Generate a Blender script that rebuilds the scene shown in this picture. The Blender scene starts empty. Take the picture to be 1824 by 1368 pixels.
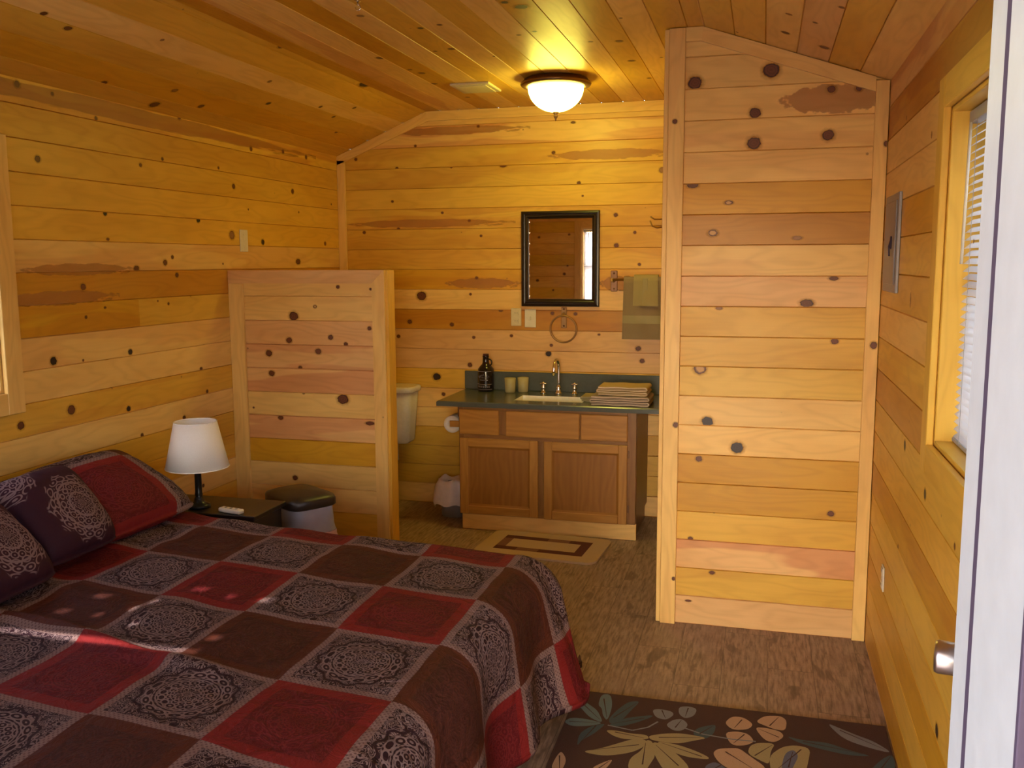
import bpy, math, random
from mathutils import Vector, Matrix
random.seed(7)
S=bpy.context.scene
COL=S.collection
D=5.916; W=3.292; YC=4.151; YP=4.525; YF=0.5
HL=2.365; HC=2.631; XC=0.649; XR=2.542; HR=2.371

# ------------------------------------------------------------------ mesh builder
class MB:
    def __init__(s): s.v=[]; s.f=[]; s.uv=[]; s.t=[]; s.m=[]; s.sm=[]
    def poly(s,pts,uvs=None,tint=(1,1,1,0),mi=0,smooth=False):
        i=len(s.v); s.v+= [tuple(p) for p in pts]; s.f.append(list(range(i,i+len(pts))))
        s.uv.append(uvs or [(p[0],p[2]+p[1]) for p in pts]); s.t.append(tint); s.m.append(mi); s.sm.append(smooth)
    def grid(s,pts,nu,nv,uvf=None,tint=(1,1,1,0),mi=0,smooth=True,closeu=False,closev=False,flip=False):
        i0=len(s.v); s.v+=[tuple(p) for p in pts]
        for a in range(nu if closeu else nu-1):
            for b in range(nv if closev else nv-1):
                q=[(a,b),((a+1)%nu,b),((a+1)%nu,(b+1)%nv),(a,(b+1)%nv)]
                if flip: q=q[::-1]
                s.f.append([i0+x*nv+y for x,y in q])
                aa=[(a,b),(a+1,b),(a+1,b+1),(a,b+1)]
                if flip: aa=aa[::-1]
                s.uv.append([uvf(x,y) for x,y in aa] if uvf else [(x/(nu-1 or 1),y/(nv-1 or 1)) for x,y in aa])
                s.t.append(tint); s.m.append(mi); s.sm.append(smooth)
    def box(s,a,b,tint=(1,1,1,0),mi=0,M=None,ax=None,bev=0.0):
        x0,y0,z0=a; x1,y1,z1=b
        d=[x1-x0,y1-y0,z1-z0]
        if ax is None: ax=d.index(max(d))
        off=(random.uniform(0,50),random.uniform(0,50))
        def U(p,n):
            o=[k for k in range(3) if k!=ax]
            if n==ax: return (p[o[0]]+off[0],p[o[1]]+off[1])
            other=[k for k in o if k!=n][0]
            return (p[ax]+off[0],p[other]+off[1])
        g=min(bev,min(d)*.45)
        if g<=0:
            F=[((x0,y0,z0),(x0,y1,z0),(x1,y1,z0),(x1,y0,z0),2),((x0,y0,z1),(x1,y0,z1),(x1,y1,z1),(x0,y1,z1),2),
               ((x0,y0,z0),(x1,y0,z0),(x1,y0,z1),(x0,y0,z1),1),((x0,y1,z0),(x0,y1,z1),(x1,y1,z1),(x1,y1,z0),1),
               ((x0,y0,z0),(x0,y0,z1),(x0,y1,z1),(x0,y1,z0),0),((x1,y0,z0),(x1,y1,z0),(x1,y1,z1),(x1,y0,z1),0)]
            for q in F:
                P=[Vector(p) for p in q[:4]]
                s.poly([M@p if M else p for p in P],[U(p,q[4]) for p in P],tint,mi)
            return
        # bevelled box : per-corner 3 verts
        lo=(x0,y0,z0); hi=(x1,y1,z1); V={}
        i0=len(s.v)
        for c in range(8):
            sg=[(c>>k)&1 for k in range(3)]
            for n in range(3):
                p=[ (hi[k] if sg[k] else lo[k]) + ((0) if k==n else (-g if sg[k] else g)) for k in range(3)]
                V[(c,n)]=len(s.v); s.v.append(tuple(M@Vector(p)) if M else tuple(p)); V[('p',c,n)]=p
        def add(keys,n):
            P=[Vector(V[('p',)+k]) for k in keys]
            nn=(P[1]-P[0]).cross(P[2]-P[0]); cc=sum(P,Vector())/len(P)-Vector([(lo[k]+hi[k])/2 for k in range(3)])
            if nn.dot(cc)<0: keys=keys[::-1]; P=P[::-1]
            s.f.append([V[k] for k in keys]); s.uv.append([U(p,n) for p in P]); s.t.append(tint); s.m.append(mi); s.sm.append(False)
        for n in range(3):
            o=[k for k in range(3) if k!=n]
            for sd in (0,1):
                cs=[]
                for (p,q) in ((0,0),(1,0),(1,1),(0,1)):
                    c=(sd<<n)|(p<<o[0])|(q<<o[1]); cs.append((c,n))
                add(cs,n)
        for n in range(3): # edges along n
            o=[k for k in range(3) if k!=n]
            for (p,q) in ((0,0),(1,0),(1,1),(0,1)):
                c0=(p<<o[0])|(q<<o[1]); c1=c0|(1<<n)
                add([(c0,o[0]),(c1,o[0]),(c1,o[1]),(c0,o[1])],o[0])
        for c in range(8): add([(c,0),(c,1),(c,2)],0)
    def lathe(s,prof,c,n=32,mi=0,tint=(1,1,1,0),M=None,smooth=True):
        pts=[]
        for k in range(n):
            a=2*math.pi*k/n
            for r,z in prof:
                p=Vector((r*math.cos(a),r*math.sin(a),z))
                if M: p=M@p
                pts.append(p+Vector(c))
        s.grid(pts,n,len(prof),lambda a,b:(a/n,b/(len(prof)-1)),tint,mi,smooth,closeu=True)
    def tube(s,path,r,n=10,mi=0,tint=(1,1,1,0),cap=True,closed=False):
        P=[Vector(p) for p in path]; N=len(P); rr=r if hasattr(r,'__len__') else [r]*N
        pts=[]; up=None
        for i in range(N):
            if closed: t=(P[(i+1)%N]-P[i-1])
            else: t=(P[min(i+1,N-1)]-P[max(i-1,0)])
            t.normalize()
            if up is None: up=Vector((0,0,1)) if abs(t.z)<.9 else Vector((0,1,0))
            e=t.cross(up); e.normalize(); u2=e.cross(t); up=u2
            for k in range(n):
                a=2*math.pi*k/n; pts.append(P[i]+e*math.cos(a)*rr[i]+u2*math.sin(a)*rr[i])
        i0=len(s.v)
        s.grid(pts,N,n,None,tint,mi,True,closeu=closed,closev=True)
        if cap and not closed:
            s.f.append([i0+k for k in range(n)]); s.f.append([i0+(N-1)*n+k for k in range(n)][::-1])
            for _ in range(2): s.uv.append([(0,0)]*n); s.t.append(tint); s.m.append(mi); s.sm.append(False)
    def build(s,name,mats,parent=None,loc=None):
        me=bpy.data.meshes.new(name)
        off=Vector(loc) if loc is not None else Vector((0,0,0))
        me.from_pydata([tuple(Vector(v)-off) for v in s.v],[],s.f)
        mats=mats if isinstance(mats,(list,tuple)) else [mats]
        for m in mats: me.materials.append(m)
        me.uv_layers.new(name='UVMap'); me.color_attributes.new('tint','FLOAT_COLOR','CORNER')
        uvl=me.uv_layers['UVMap']; ca=me.color_attributes['tint']
        uv=[];tc=[]
        for f,(u,t) in enumerate(zip(s.uv,s.t)):
            for q in u: uv+= [q[0],q[1]]; tc+=list(t)
        uvl.data.foreach_set('uv',uv); ca.data.foreach_set('color',tc)
        me.polygons.foreach_set('material_index',s.m); me.polygons.foreach_set('use_smooth',s.sm)
        me.validate(); me.update()
        o=bpy.data.objects.new(name,me); COL.objects.link(o); o.location=off
        if parent is not None:
            o.parent=parent; o.location=off-parent.location if parent.type=='EMPTY' or True else off
        return o
def tag(o,label,cat,group=None):
    o['label']=label; o['category']=cat
    if group: o['group']=group
    return o
def thing(name,label,cat,loc,group=None,rz=0):
    o=bpy.data.objects.new(name,None); COL.objects.link(o); o.location=loc; o.empty_display_size=.1
    return tag(o,label,cat,group)
def struct(o,label=None):
    o['kind']='structure'
    if label: o['label']=label
    return o
def part(name,mb,mat,parent):
    """mesh given in world coordinates, parented to an unrotated thing or part"""
    o=mb.build(name,mat); o.parent=parent
    q=parent; w=Vector((0,0,0))
    while q is not None: w+=q.location; q=q.parent
    o.location=-w
    return o

# ------------------------------------------------------------------ node helper
class NT:
    def __init__(s,name):
        s.mat=bpy.data.materials.new(name); s.mat.use_nodes=True; s.nt=s.mat.node_tree
        s.b=s.nt.nodes['Principled BSDF']
    def n(s,t,**kw):
        nd=s.nt.nodes.new(t)
        for k,v in kw.items():
            if k.startswith('_'): setattr(nd,k[1:],v)
            else:
                key=int(k[1:]) if k[0]=='i' and k[1:].isdigit() else k.replace('__',' ')
                s.set(nd.inputs[key],v)
        return nd
    def set(s,inp,v):
        if isinstance(v,bpy.types.NodeSocket): s.nt.links.new(v,inp)
        elif hasattr(v,'outputs'): s.nt.links.new(v.outputs[0],inp)
        else: inp.default_value=v
    def m(s,op,a,b=0.0,c=0.0,clamp=False):
        nd=s.nt.nodes.new('ShaderNodeMath'); nd.operation=op; nd.use_clamp=clamp
        for i,v in enumerate((a,b,c)): s.set(nd.inputs[i],v)
        return nd.outputs[0]
    def ss(s,x,a,b):
        nd=s.n('ShaderNodeMapRange',_interpolation_type='SMOOTHSTEP',i0=x,i1=a,i2=b); return nd.outputs[0]
    def mix(s,f,a,b,mode='MIX'):
        nd=s.nt.nodes.new('ShaderNodeMix'); nd.data_type='RGBA'; nd.blend_type=mode
        s.set(nd.inputs[0],f)
        for i,v in ((6,a),(7,b)):
            s.set(nd.inputs[i],v if not isinstance(v,tuple) else (v+(1,))[:4])
        return nd.outputs[2]
    def vec(s,x,y,z=0.0):
        nd=s.nt.nodes.new('ShaderNodeCombineXYZ')
        for i,v in enumerate((x,y,z)): s.set(nd.inputs[i],v)
        return nd.outputs[0]
    def noise(s,v,sc=1.0,det=3.0,rough=.5,dist=0.0):
        nd=s.n('ShaderNodeTexNoise',Scale=sc,Detail=det,Roughness=rough,Distortion=dist,Vector=v); return nd.outputs[0]
    def uv(s):
        u=s.nt.nodes.new('ShaderNodeUVMap'); sp=s.nt.nodes.new('ShaderNodeSeparateXYZ'); s.nt.links.new(u.outputs[0],sp.inputs[0])
        return sp.outputs[0],sp.outputs[1]
    def obj(s):
        u=s.nt.nodes.new('ShaderNodeTexCoord'); sp=s.nt.nodes.new('ShaderNodeSeparateXYZ'); s.nt.links.new(u.outputs[3],sp.inputs[0])
        return sp.outputs[0],sp.outputs[1],sp.outputs[2],u.outputs[3]
    def bump(s,h,st=.2,dist=.002):
        nd=s.n('ShaderNodeBump',Strength=st,Distance=dist,Height=h); s.nt.links.new(nd.outputs[0],s.b.inputs['Normal'])
    def p(s,**kw):
        for k,v in kw.items():
            i=s.b.inputs[k.replace('__',' ')]
            s.set(i,(v+(1,))[:4] if isinstance(v,tuple) and i.type=='RGBA' else v)
        return s.mat
def plain(name,col,rough=.5,metal=0.0,bump=0,bs=60,**kw):
    t=NT(name); x,y,z,v=t.obj()
    n=t.noise(v,bs,3)
    c=t.mix(n,tuple(k*.9 for k in col),tuple(min(1,k*1.1) for k in col))
    t.p(Base__Color=c,Roughness=rough,Metallic=metal,**kw)
    if bump: t.bump(n,bump,.003)
    return t.mat
# world-space knot lists: (along, across, radius, kind, aspect)
KN={
'left':[(3.175,2.067,0.0157,'',1.15),(3.818,2.105,0.0105,'',1.15),(3.986,2.15,0.0095,'',1.15),(4.607,2.067,0.0154,'',1.15),(5.272,2.086,0.0173,'',1.15),(3.554,1.871,0.0124,'k',1.15),(4.259,1.871,0.0159,'k',1.15),(4.569,1.802,0.0261,'l',1.15),(4.894,1.771,0.018,'k',1.15),(5.694,1.776,0.0149,'',1.15),(3.562,1.758,0.0075,'',1.6),(3.094,2.342,0.0152,'',1.15),(3.28,2.337,0.0091,'',1.15),(3.533,2.276,0.0097,'',1.15),(4.139,2.37,0.0153,'',1.15),(4.805,2.29,0.0143,'',1.15),(5.171,2.315,0.0135,'',1.15),(5.464,2.313,0.0142,'',1.15),(4.985,2.381,0.0114,'',1.15),(5.374,2.395,0.0105,'',1.15),(4.467,2.153,0.009,'',1.15),(3.965,1.654,0.0164,'',1.15),(4.025,1.681,0.0111,'',1.15),(3.747,1.628,0.0144,'',1.6),(4.054,1.593,0.014,'',1.15),(3.387,1.552,0.0169,'',1.15),(3.892,1.471,0.0054,'',1.15),(3.974,1.454,0.0083,'',1.15),(3.392,1.422,0.0085,'',1.15),(3.516,1.457,0.0062,'',1.6),(3.185,1.253,0.0197,'k',1.15),(3.358,1.238,0.006,'',1.15),(3.669,1.245,0.0156,'k',1.15),(4.221,1.105,0.0102,'',1.4),(3.268,1.036,0.0238,'',1.15),(2.987,1.017,0.0189,'',1.15),(3.634,0.985,0.0143,'k',1.15),(4.266,0.98,0.0104,'',1.15),(4.054,0.874,0.0128,'',1.15),(3.719,0.845,0.0106,'',1.15),(5.313,1.658,0.0193,'',1.8),(4.469,1.647,0.0061,'',1.15),(5.923,1.894,0.0154,'',1.15),(4.749,1.95,0.0063,'',1.15),(5.343,1.964,0.007,'',1.15),(5.803,2.039,0.0075,'',1.15),(4.19,0.489,0.0104,'',1.15)],
'slope_left':[(2.837,0.398,0.0137,'',1.15),(2.988,0.366,0.0154,'',1.3),(3.463,0.114,0.0166,'',1.15),(3.876,0.055,0.0275,'',1.15),(3.851,0.194,0.0168,'l',1.15),(4.142,0.134,0.0179,'',1.15),(3.401,0.478,0.0091,'l',1.15),(4.274,0.464,0.0125,'l',1.15),(3.99,0.711,0.0218,'',1.15),(4.516,0.305,0.0162,'k',1.15),(5.448,0.243,0.0157,'',1.15),(5.17,0.366,0.0133,'',1.15),(4.926,0.708,0.0405,'k',1.5),(4.92,0.412,0.0126,'',1.15),(5.197,0.498,0.0132,'',1.15)],
'flat':[(3.591,1.227,0.0158,'l',1.15),(3.843,1.388,0.0142,'k',1.15),(3.813,1.484,0.0129,'',1.15),(4.245,1.389,0.0182,'',1.15),(4.33,0.997,0.0231,'',1.15),(4.63,1.033,0.013,'',1.15),(4.727,1.061,0.0205,'',1.15),(5.021,1.023,0.0202,'',1.15),(5.478,1.072,0.0152,'',1.15),(3.563,1.835,0.016,'k',1.15),(3.642,1.881,0.0305,'k',1.15),(4.034,1.837,0.0109,'k',1.15),(4.073,1.757,0.011,'l',1.15),(4.449,1.536,0.0081,'',1.15),(4.268,1.301,0.0105,'',1.15),(3.916,2.227,0.008,'',1.15),(4.309,2.161,0.0176,'l',1.4),(4.736,2.158,0.0194,'',1.15),(5.2,2.189,0.0136,'',1.15),(4.284,2.036,0.0114,'l',1.15),(4.7,2.308,0.0082,'',1.15)],
'slope_right':[(3.849,0.349,0.0172,'',1.15),(3.578,0.451,0.0099,'',1.15),(3.907,0.504,0.0217,'',1.15),(3.297,0.524,0.0118,'',1.15),(4.126,0.656,0.0091,'',1.15),(4.073,0.15,0.0058,'',1.15),(3.564,0.355,0.0139,'h',1.15)],
'back':[(0.137,2.341,0.0114,'',1.15),(0.432,2.272,0.0112,'',1.15),(0.815,2.268,0.0074,'',1.15),(1.168,2.268,0.0127,'',2.2),(1.502,2.339,0.0125,'',1.15),(1.667,2.145,0.0125,'',1.15),(1.692,2.064,0.0071,'',1.15),(2.19,2.21,0.0191,'l',1.15),(1.147,2.618,0.0108,'',1.15),(1.003,2.523,0.0091,'',1.15),(0.395,2.056,0.0094,'',1.15),(0.748,1.975,0.0093,'',1.15),(0.935,1.921,0.0092,'',1.15),(0.435,1.873,0.0113,'',1.15),(0.185,1.853,0.0115,'',1.15),(1.015,1.821,0.0092,'',1.15),(1.905,1.941,0.0142,'',1.15),(2.027,1.831,0.0106,'',1.15),(1.911,1.751,0.016,'',1.15),(1.629,2.521,0.0089,'',2),(2.058,1.631,0.0106,'',1.15),(1.147,1.332,0.0111,'',1.6),(1.649,1.315,0.0127,'',1.15),(1.496,1.317,0.0128,'',1.15),(1.219,1.166,0.0111,'',1.15),(1.489,1.108,0.011,'',1.15),(1.47,1.052,0.0203,'k',1.15),(2.058,1.097,0.0179,'',1.15),(1.804,1.183,0.0072,'',1.5),(0.691,0.878,0.0286,'k',1.15),(0.929,0.965,0.017,'',1.15),(0.738,0.76,0.0134,'',1.15),(0.592,1.425,0.0341,'',1.15),(0.982,1.546,0.0112,'',1.15),(0.938,1.438,0.0093,'',1.15),(0.503,1.25,0.0172,'',1.15),(0.805,1.235,0.0151,'',1.15),(0.419,1.149,0.0134,'',1.15),(0.958,1.151,0.0113,'',1.15),(2.084,1.018,0.0162,'',1.15),(0.566,2.414,0.0093,'',1.15),(2.213,2.049,0.0105,'',1.15)],
'closet':[(2.512,2.402,0.0311,'',1.15),(2.824,2.437,0.0351,'',1.15),(2.763,2.267,0.0248,'',1.15),(2.762,2.143,0.0297,'',1.15),(3.059,2.164,0.0256,'',1.15),(2.511,1.975,0.0146,'',2),(2.664,1.898,0.0108,'r',2),(2.601,1.77,0.017,'r',1.5),(2.951,1.745,0.0095,'l',2.5),(3.065,2.348,0.0173,'',1.15),(3.172,2.347,0.0138,'',1.15),(3.104,1.575,0.0106,'',2.2),(2.999,1.47,0.0191,'',1.8),(2.635,1.446,0.0086,'l',2),(2.559,1.178,0.0273,'r',1.2),(3.118,1.31,0.0143,'',1.3),(2.596,0.943,0.0249,'k',1.2),(2.728,0.832,0.0285,'k',1.15),(2.563,0.773,0.0151,'',1.15),(3.131,0.559,0.0146,'',1.2),(2.533,0.403,0.0102,'',1.3),(2.632,0.251,0.0102,'',1.5),(2.529,0.109,0.0064,'',2.6)],
'right':[(3.288,1.036,0.0188,'k',1.15),(2.86,0.974,0.018,'k',1.15),(2.413,0.953,0.0096,'',1.15),(3.328,1.518,0.0279,'h',0.6),(2.498,0.429,0.0206,'k',1.15),(2.403,1.693,0.0053,'',1.15),(3.321,0.673,0.0116,'',1.15),(3.077,2.021,0.0117,'h',1.15),(3.637,2.15,0.008,'',1.15)],
'part':[(0.646,1.523,0.0104,'',1.15),(0.509,1.418,0.0105,'r',1.15),(0.381,1.366,0.0272,'',1.15),(0.832,1.512,0.0074,'',1.15),(0.349,1.235,0.0182,'',1.15),(0.595,1.255,0.015,'',1.15),(0.682,1.22,0.0119,'',1.15),(0.82,1.306,0.0118,'',1.15),(0.224,1.162,0.0199,'',1.15),(0.52,1.178,0.0181,'',1.15),(0.236,1.052,0.0184,'',1.15),(0.41,1.087,0.0122,'',1.15),(0.657,0.923,0.0301,'',1.3),(0.281,0.808,0.0139,'',1.3),(0.81,0.798,0.012,'',2.5),(0.356,0.475,0.0155,'',1.15),(0.117,0.858,0.0062,'',1.15),(0.425,0.949,0.0076,'l',1.15)],
}
LEAVES=[
('teal',[(2.174,3.266),(2.198,3.277),(2.239,3.237),(2.274,3.202),(2.309,3.116),(2.256,3.145),(2.21,3.212)]),
('teal',[(2.173,3.089),(2.194,3.125),(2.251,3.127),(2.31,3.112),(2.26,3.079),(2.206,3.065)]),
('teal',[(2.271,3.245),(2.269,3.328),(2.302,3.337),(2.322,3.25),(2.322,3.137),(2.3,3.173),(2.289,3.223)]),
('teal_dark',[(2.327,3.155),(2.348,3.23),(2.376,3.295),(2.417,3.311),(2.393,3.232),(2.372,3.15),(2.337,3.119)]),
('teal_dark',[(2.331,3.106),(2.381,3.169),(2.464,3.212),(2.477,3.207),(2.424,3.146),(2.375,3.105)]),
('teal_dark',[(2.319,3.106),(2.292,3.031),(2.262,2.983),(2.252,2.935),(2.244,3.018),(2.269,3.073),(2.3,3.098)]),
('grey',[(2.471,3.257),(2.498,3.269),(2.539,3.262),(2.549,3.238),(2.526,3.194),(2.489,3.205)]),
('grey',[(2.564,3.304),(2.599,3.317),(2.628,3.303),(2.62,3.248),(2.591,3.223),(2.568,3.252)]),
('grey',[(2.53,3.157),(2.553,3.201),(2.583,3.213),(2.606,3.177),(2.59,3.132),(2.56,3.124)]),
('teal_dark',[(2.626,3.117),(2.642,3.162),(2.673,3.186),(2.701,3.202),(2.697,3.136),(2.669,3.089)]),
('gold',[(2.33,3.064),(2.364,3.072),(2.416,3.063),(2.469,3.069),(2.481,3.04),(2.403,3.02),(2.362,3.033)]),
('gold',[(2.482,3.064),(2.536,3.094),(2.592,3.109),(2.676,3.099),(2.633,3.072),(2.58,3.035),(2.496,3.037)]),
('gold',[(2.277,2.904),(2.332,2.937),(2.378,2.979),(2.429,3.027),(2.474,3.031),(2.469,2.984),(2.433,2.937),(2.354,2.895)]),
('gold',[(2.474,3.031),(2.471,2.962),(2.438,2.902),(2.441,2.832),(2.492,2.825),(2.506,2.891),(2.515,2.937),(2.498,3.022)]),
('gold',[(2.498,3.022),(2.514,2.944),(2.561,2.843),(2.627,2.86),(2.627,2.902),(2.582,2.969),(2.533,3.015)]),
('gold',[(2.508,3.032),(2.58,3.028),(2.638,3.005),(2.687,2.974),(2.684,2.959),(2.619,2.957),(2.566,2.979)]),
('pink',[(2.197,2.774),(2.197,2.832),(2.205,2.885),(2.226,2.854),(2.235,2.821),(2.23,2.75)]),
('pink',[(2.325,2.807),(2.348,2.843),(2.382,2.88),(2.375,2.836),(2.355,2.782)]),
('pink',[(2.733,3.223),(2.755,3.276),(2.794,3.281),(2.829,3.239),(2.812,3.198),(2.762,3.181)]),
('pink',[(2.841,3.261),(2.871,3.311),(2.923,3.324),(2.944,3.297),(2.938,3.222),(2.905,3.222),(2.871,3.241)]),
('pink',[(2.736,3.151),(2.775,3.17),(2.813,3.163),(2.834,3.116),(2.806,3.083),(2.761,3.072)]),
('pink',[(2.837,3.214),(2.871,3.222),(2.921,3.209),(2.933,3.176),(2.904,3.13),(2.871,3.134)]),
('gold',[(2.817,3.028),(2.822,3.079),(2.846,3.107),(2.903,3.117),(2.887,3.063),(2.883,2.982),(2.863,2.992)]),
('pink',[(2.705,2.999),(2.718,3.031),(2.754,3.045),(2.786,3.053),(2.819,3.013),(2.871,2.955),(2.855,2.913),(2.79,2.896),(2.73,2.942)]),
('gold',[(2.887,3.03),(2.927,3.098),(2.968,3.121),(3.016,3.113),(3.006,3.03),(2.993,2.949),(2.894,2.923)]),
('slate',[(2.935,3.059),(2.963,3.091),(2.978,3.054),(2.96,2.986),(2.947,2.937),(2.921,2.946)]),
('slate',[(2.682,2.914),(2.71,2.948),(2.743,2.922),(2.756,2.887),(2.687,2.869)]),
('grey',[(3.087,3.311),(3.131,3.281),(3.177,3.249),(3.23,3.219),(3.281,3.154),(3.21,3.172),(3.134,3.211)]),
('teal_dark',[(2.945,3.18),(3.002,3.164),(3.075,3.17),(3.14,3.137),(3.212,3.115),(3.137,3.104),(3.067,3.118),(2.993,3.14)]),
('teal_dark',[(3.212,3.044),(3.249,3.109),(3.284,3.142),(3.284,3.056),(3.254,3.017),(3.192,3.001)]),
]
DOME_E=16; SKY=.75; SUN=10; EXPO=1.1
# ------------------------------------------------------------------ materials
def mk_pine():
    t=NT('pine'); x,y=t.uv()
    at=t.n('ShaderNodeAttribute',_attribute_name='tint'); tint=at.outputs[0]; hs=at.outputs[3]
    low=t.noise(t.vec(t.m('MULTIPLY',x,.9),t.m('MULTIPLY',y,3.5)),1.6,3)
    ph=t.m('ADD',t.m('MULTIPLY',y,30.0),t.m('MULTIPLY',t.noise(t.vec(t.m('MULTIPLY',x,1.5),t.m('MULTIPLY',y,7)),1.0,2),26.0))
    ring=t.m('ADD',t.m('MULTIPLY',t.m('SINE',t.m('MULTIPLY',ph,2.2)),.5),.5)
    ring=t.m('POWER',ring,2.0)
    fine=t.noise(t.vec(t.m('MULTIPLY',x,3.0),t.m('MULTIPLY',y,140)),1.0,3)
    f=t.m('ADD',t.m('MULTIPLY',ring,.20),t.m('MULTIPLY',fine,.22))
    c=t.mix(f,t.mix(1.0,tint,(1.09,1.08,1.05),'MULTIPLY'),t.mix(1.0,tint,(.70,.60,.46),'MULTIPLY'))
    c=t.mix(t.m('MULTIPLY',t.ss(low,.42,.66),.45),c,t.mix(1.0,c,(.84,.74,.58),'MULTIPLY'))
    h=t.noise(t.vec(t.m('MULTIPLY',x,1.0),t.m('MULTIPLY',y,9)),1.0,2,.4,.3)
    hm=t.m('MULTIPLY',t.ss(h,.47,.52),hs)
    c=t.mix(hm,c,t.mix(1.0,c,(.84,.66,.66),'MULTIPLY'))
    # pin knots and specks
    vo=t.n('ShaderNodeTexVoronoi',Vector=t.vec(t.m('MULTIPLY',x,1.0),y),Scale=5.0,Randomness=1.0)
    sp=t.ss(vo.outputs[0],.035,.02)
    c=t.mix(t.m('MULTIPLY',sp,.55),c,(.12,.04,.012))
    t.p(Base__Color=c,Roughness=t.m('ADD',.34,t.m('MULTIPLY',low,.16)),Specular__IOR__Level=.42)
    t.bump(t.m('ADD',fine,t.m('MULTIPLY',low,3.0)),.25,.0015)
    return t.mat
def mk_knot(name,core,rim,hollow=0.0):
    t=NT(name); x,y=t.uv()   # uv centred on the knot, unit radius = knot edge, seed added as whole tens
    at=t.n('ShaderNodeAttribute',_attribute_name='tint'); seed=at.outputs[3]
    nz=t.noise(t.vec(t.m('ADD',x,t.m('MULTIPLY',seed,37.0)),y),1.6,3)
    r=t.m('SQRT',t.m('ADD',t.m('MULTIPLY',x,x),t.m('MULTIPLY',y,y)))
    r=t.m('ADD',r,t.m('MULTIPLY',t.m('SUBTRACT',nz,.5),.55))
    rg=t.m('ADD',t.m('MULTIPLY',t.m('SINE',t.m('MULTIPLY',r,17.0)),.5),.5)
    body=t.mix(t.m('MULTIPLY',rg,.6),core,tuple(k*.6 for k in core))
    body=t.mix(t.m('MULTIPLY',t.ss(r,.68,.85),t.ss(r,1.05,.9)),body,rim)
    if hollow: body=t.mix(t.ss(r,.62,.55),body,(.55,.30,.10))
    halo=t.mix(1.0,at.outputs[0],(.86,.68,.5),'MULTIPLY')
    c=t.mix(t.ss(r,.9,1.02),body,halo)
    t.p(Base__Color=c,Roughness=.45,Specular__IOR__Level=.4,Alpha=t.m('MULTIPLY',t.ss(r,1.6,1.0),t.m('SUBTRACT',1.0,t.m('MULTIPLY',t.ss(r,.95,1.08),.7))))
    return t.mat
PINE=mk_pine()
KN_B=mk_knot('knot_brown',(.155,.042,.016),(.05,.013,.006))
KN_K=mk_knot('knot_black',(.030,.014,.014),(.012,.007,.008))
KN_L=mk_knot('knot_pale',(.33,.15,.05),(.13,.045,.015))
KN_R=mk_knot('knot_ring',(.27,.12,.045),(.07,.02,.008),1.0)
def mk_heart():
    t=NT('heartwood'); x,y=t.uv(); at=t.n('ShaderNodeAttribute',_attribute_name='tint')
    nz=t.noise(t.vec(t.m('MULTIPLY',x,3),y),1.5,3)
    r=t.m('ADD',t.m('SQRT',t.m('ADD',t.m('POWER',t.m('ABSOLUTE',x),1.6),t.m('MULTIPLY',y,y))),t.m('MULTIPLY',t.m('SUBTRACT',nz,.5),1.1))
    c=t.mix(nz,(.46,.17,.045),(.58,.25,.075))
    t.p(Base__Color=c,Roughness=.45,Alpha=t.m('MULTIPLY',t.ss(r,1.0,.88),.5)); return t.mat
HEART=mk_heart()
PM=[PINE,KN_B,KN_K,KN_L,KN_R,HEART]
def mk_floor():
    t=NT('vinyl_plank'); x,y=t.uv()
    col=t.m('FLOOR',t.m('DIVIDE',x,.18)); off=t.m('FRACT',t.m('MULTIPLY',col,.37))
    row=t.m('FLOOR',t.m('ADD',t.m('DIVIDE',y,.92),t.m('MULTIPLY',off,1.0)))
    idv=t.vec(col,row); wn=t.n('ShaderNodeTexWhiteNoise',_noise_dimensions='2D',Vector=idv)
    rnd=wn.outputs[0]
    gx=t.noise(t.vec(t.m('MULTIPLY',x,75),t.m('ADD',t.m('MULTIPLY',y,9.0),t.m('MULTIPLY',rnd,40))),1,5,.6)
    g2=t.noise(t.vec(t.m('MULTIPLY',x,10),t.m('ADD',t.m('MULTIPLY',y,3.4),t.m('MULTIPLY',rnd,20))),1,3,.6,.4)
    saw=t.noise(t.vec(t.m('MULTIPLY',x,20),t.m('MULTIPLY',y,90)),1,2)
    c=t.mix(t.ss(gx,.22,.72),(.12,.076,.054),(.44,.31,.225))
    c=t.mix(t.m('MULTIPLY',t.ss(g2,.5,.66),.5),c,(.30,.20,.155))
    c=t.mix(t.m('MULTIPLY',t.ss(g2,.42,.34),.7),c,(.11,.068,.05))
    c=t.mix(t.m('MULTIPLY',saw,.25),c,(.10,.06,.04))
    c=t.mix(t.m('MULTIPLY',rnd,.35),c,t.mix(1.0,c,(1.25,1.15,1.1),'MULTIPLY'))
    fx=t.m('FRACT',t.m('DIVIDE',x,.18)); e=t.m('MINIMUM',fx,t.m('SUBTRACT',1.0,fx))
    fy=t.m('FRACT',t.m('ADD',t.m('DIVIDE',y,.92),off)); e2=t.m('MINIMUM',fy,t.m('SUBTRACT',1.0,fy))
    gap=t.m('MAXIMUM',t.ss(e,.012,.004),t.ss(e2,.0026,.001))
    c=t.mix(t.m('MULTIPLY',gap,.55),c,(.03,.018,.012))
    t.p(Base__Color=c,Roughness=.42,Specular__IOR__Level=.35); t.bump(gx,.15,.001); return t.mat
FLOOR=mk_floor()
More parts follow.
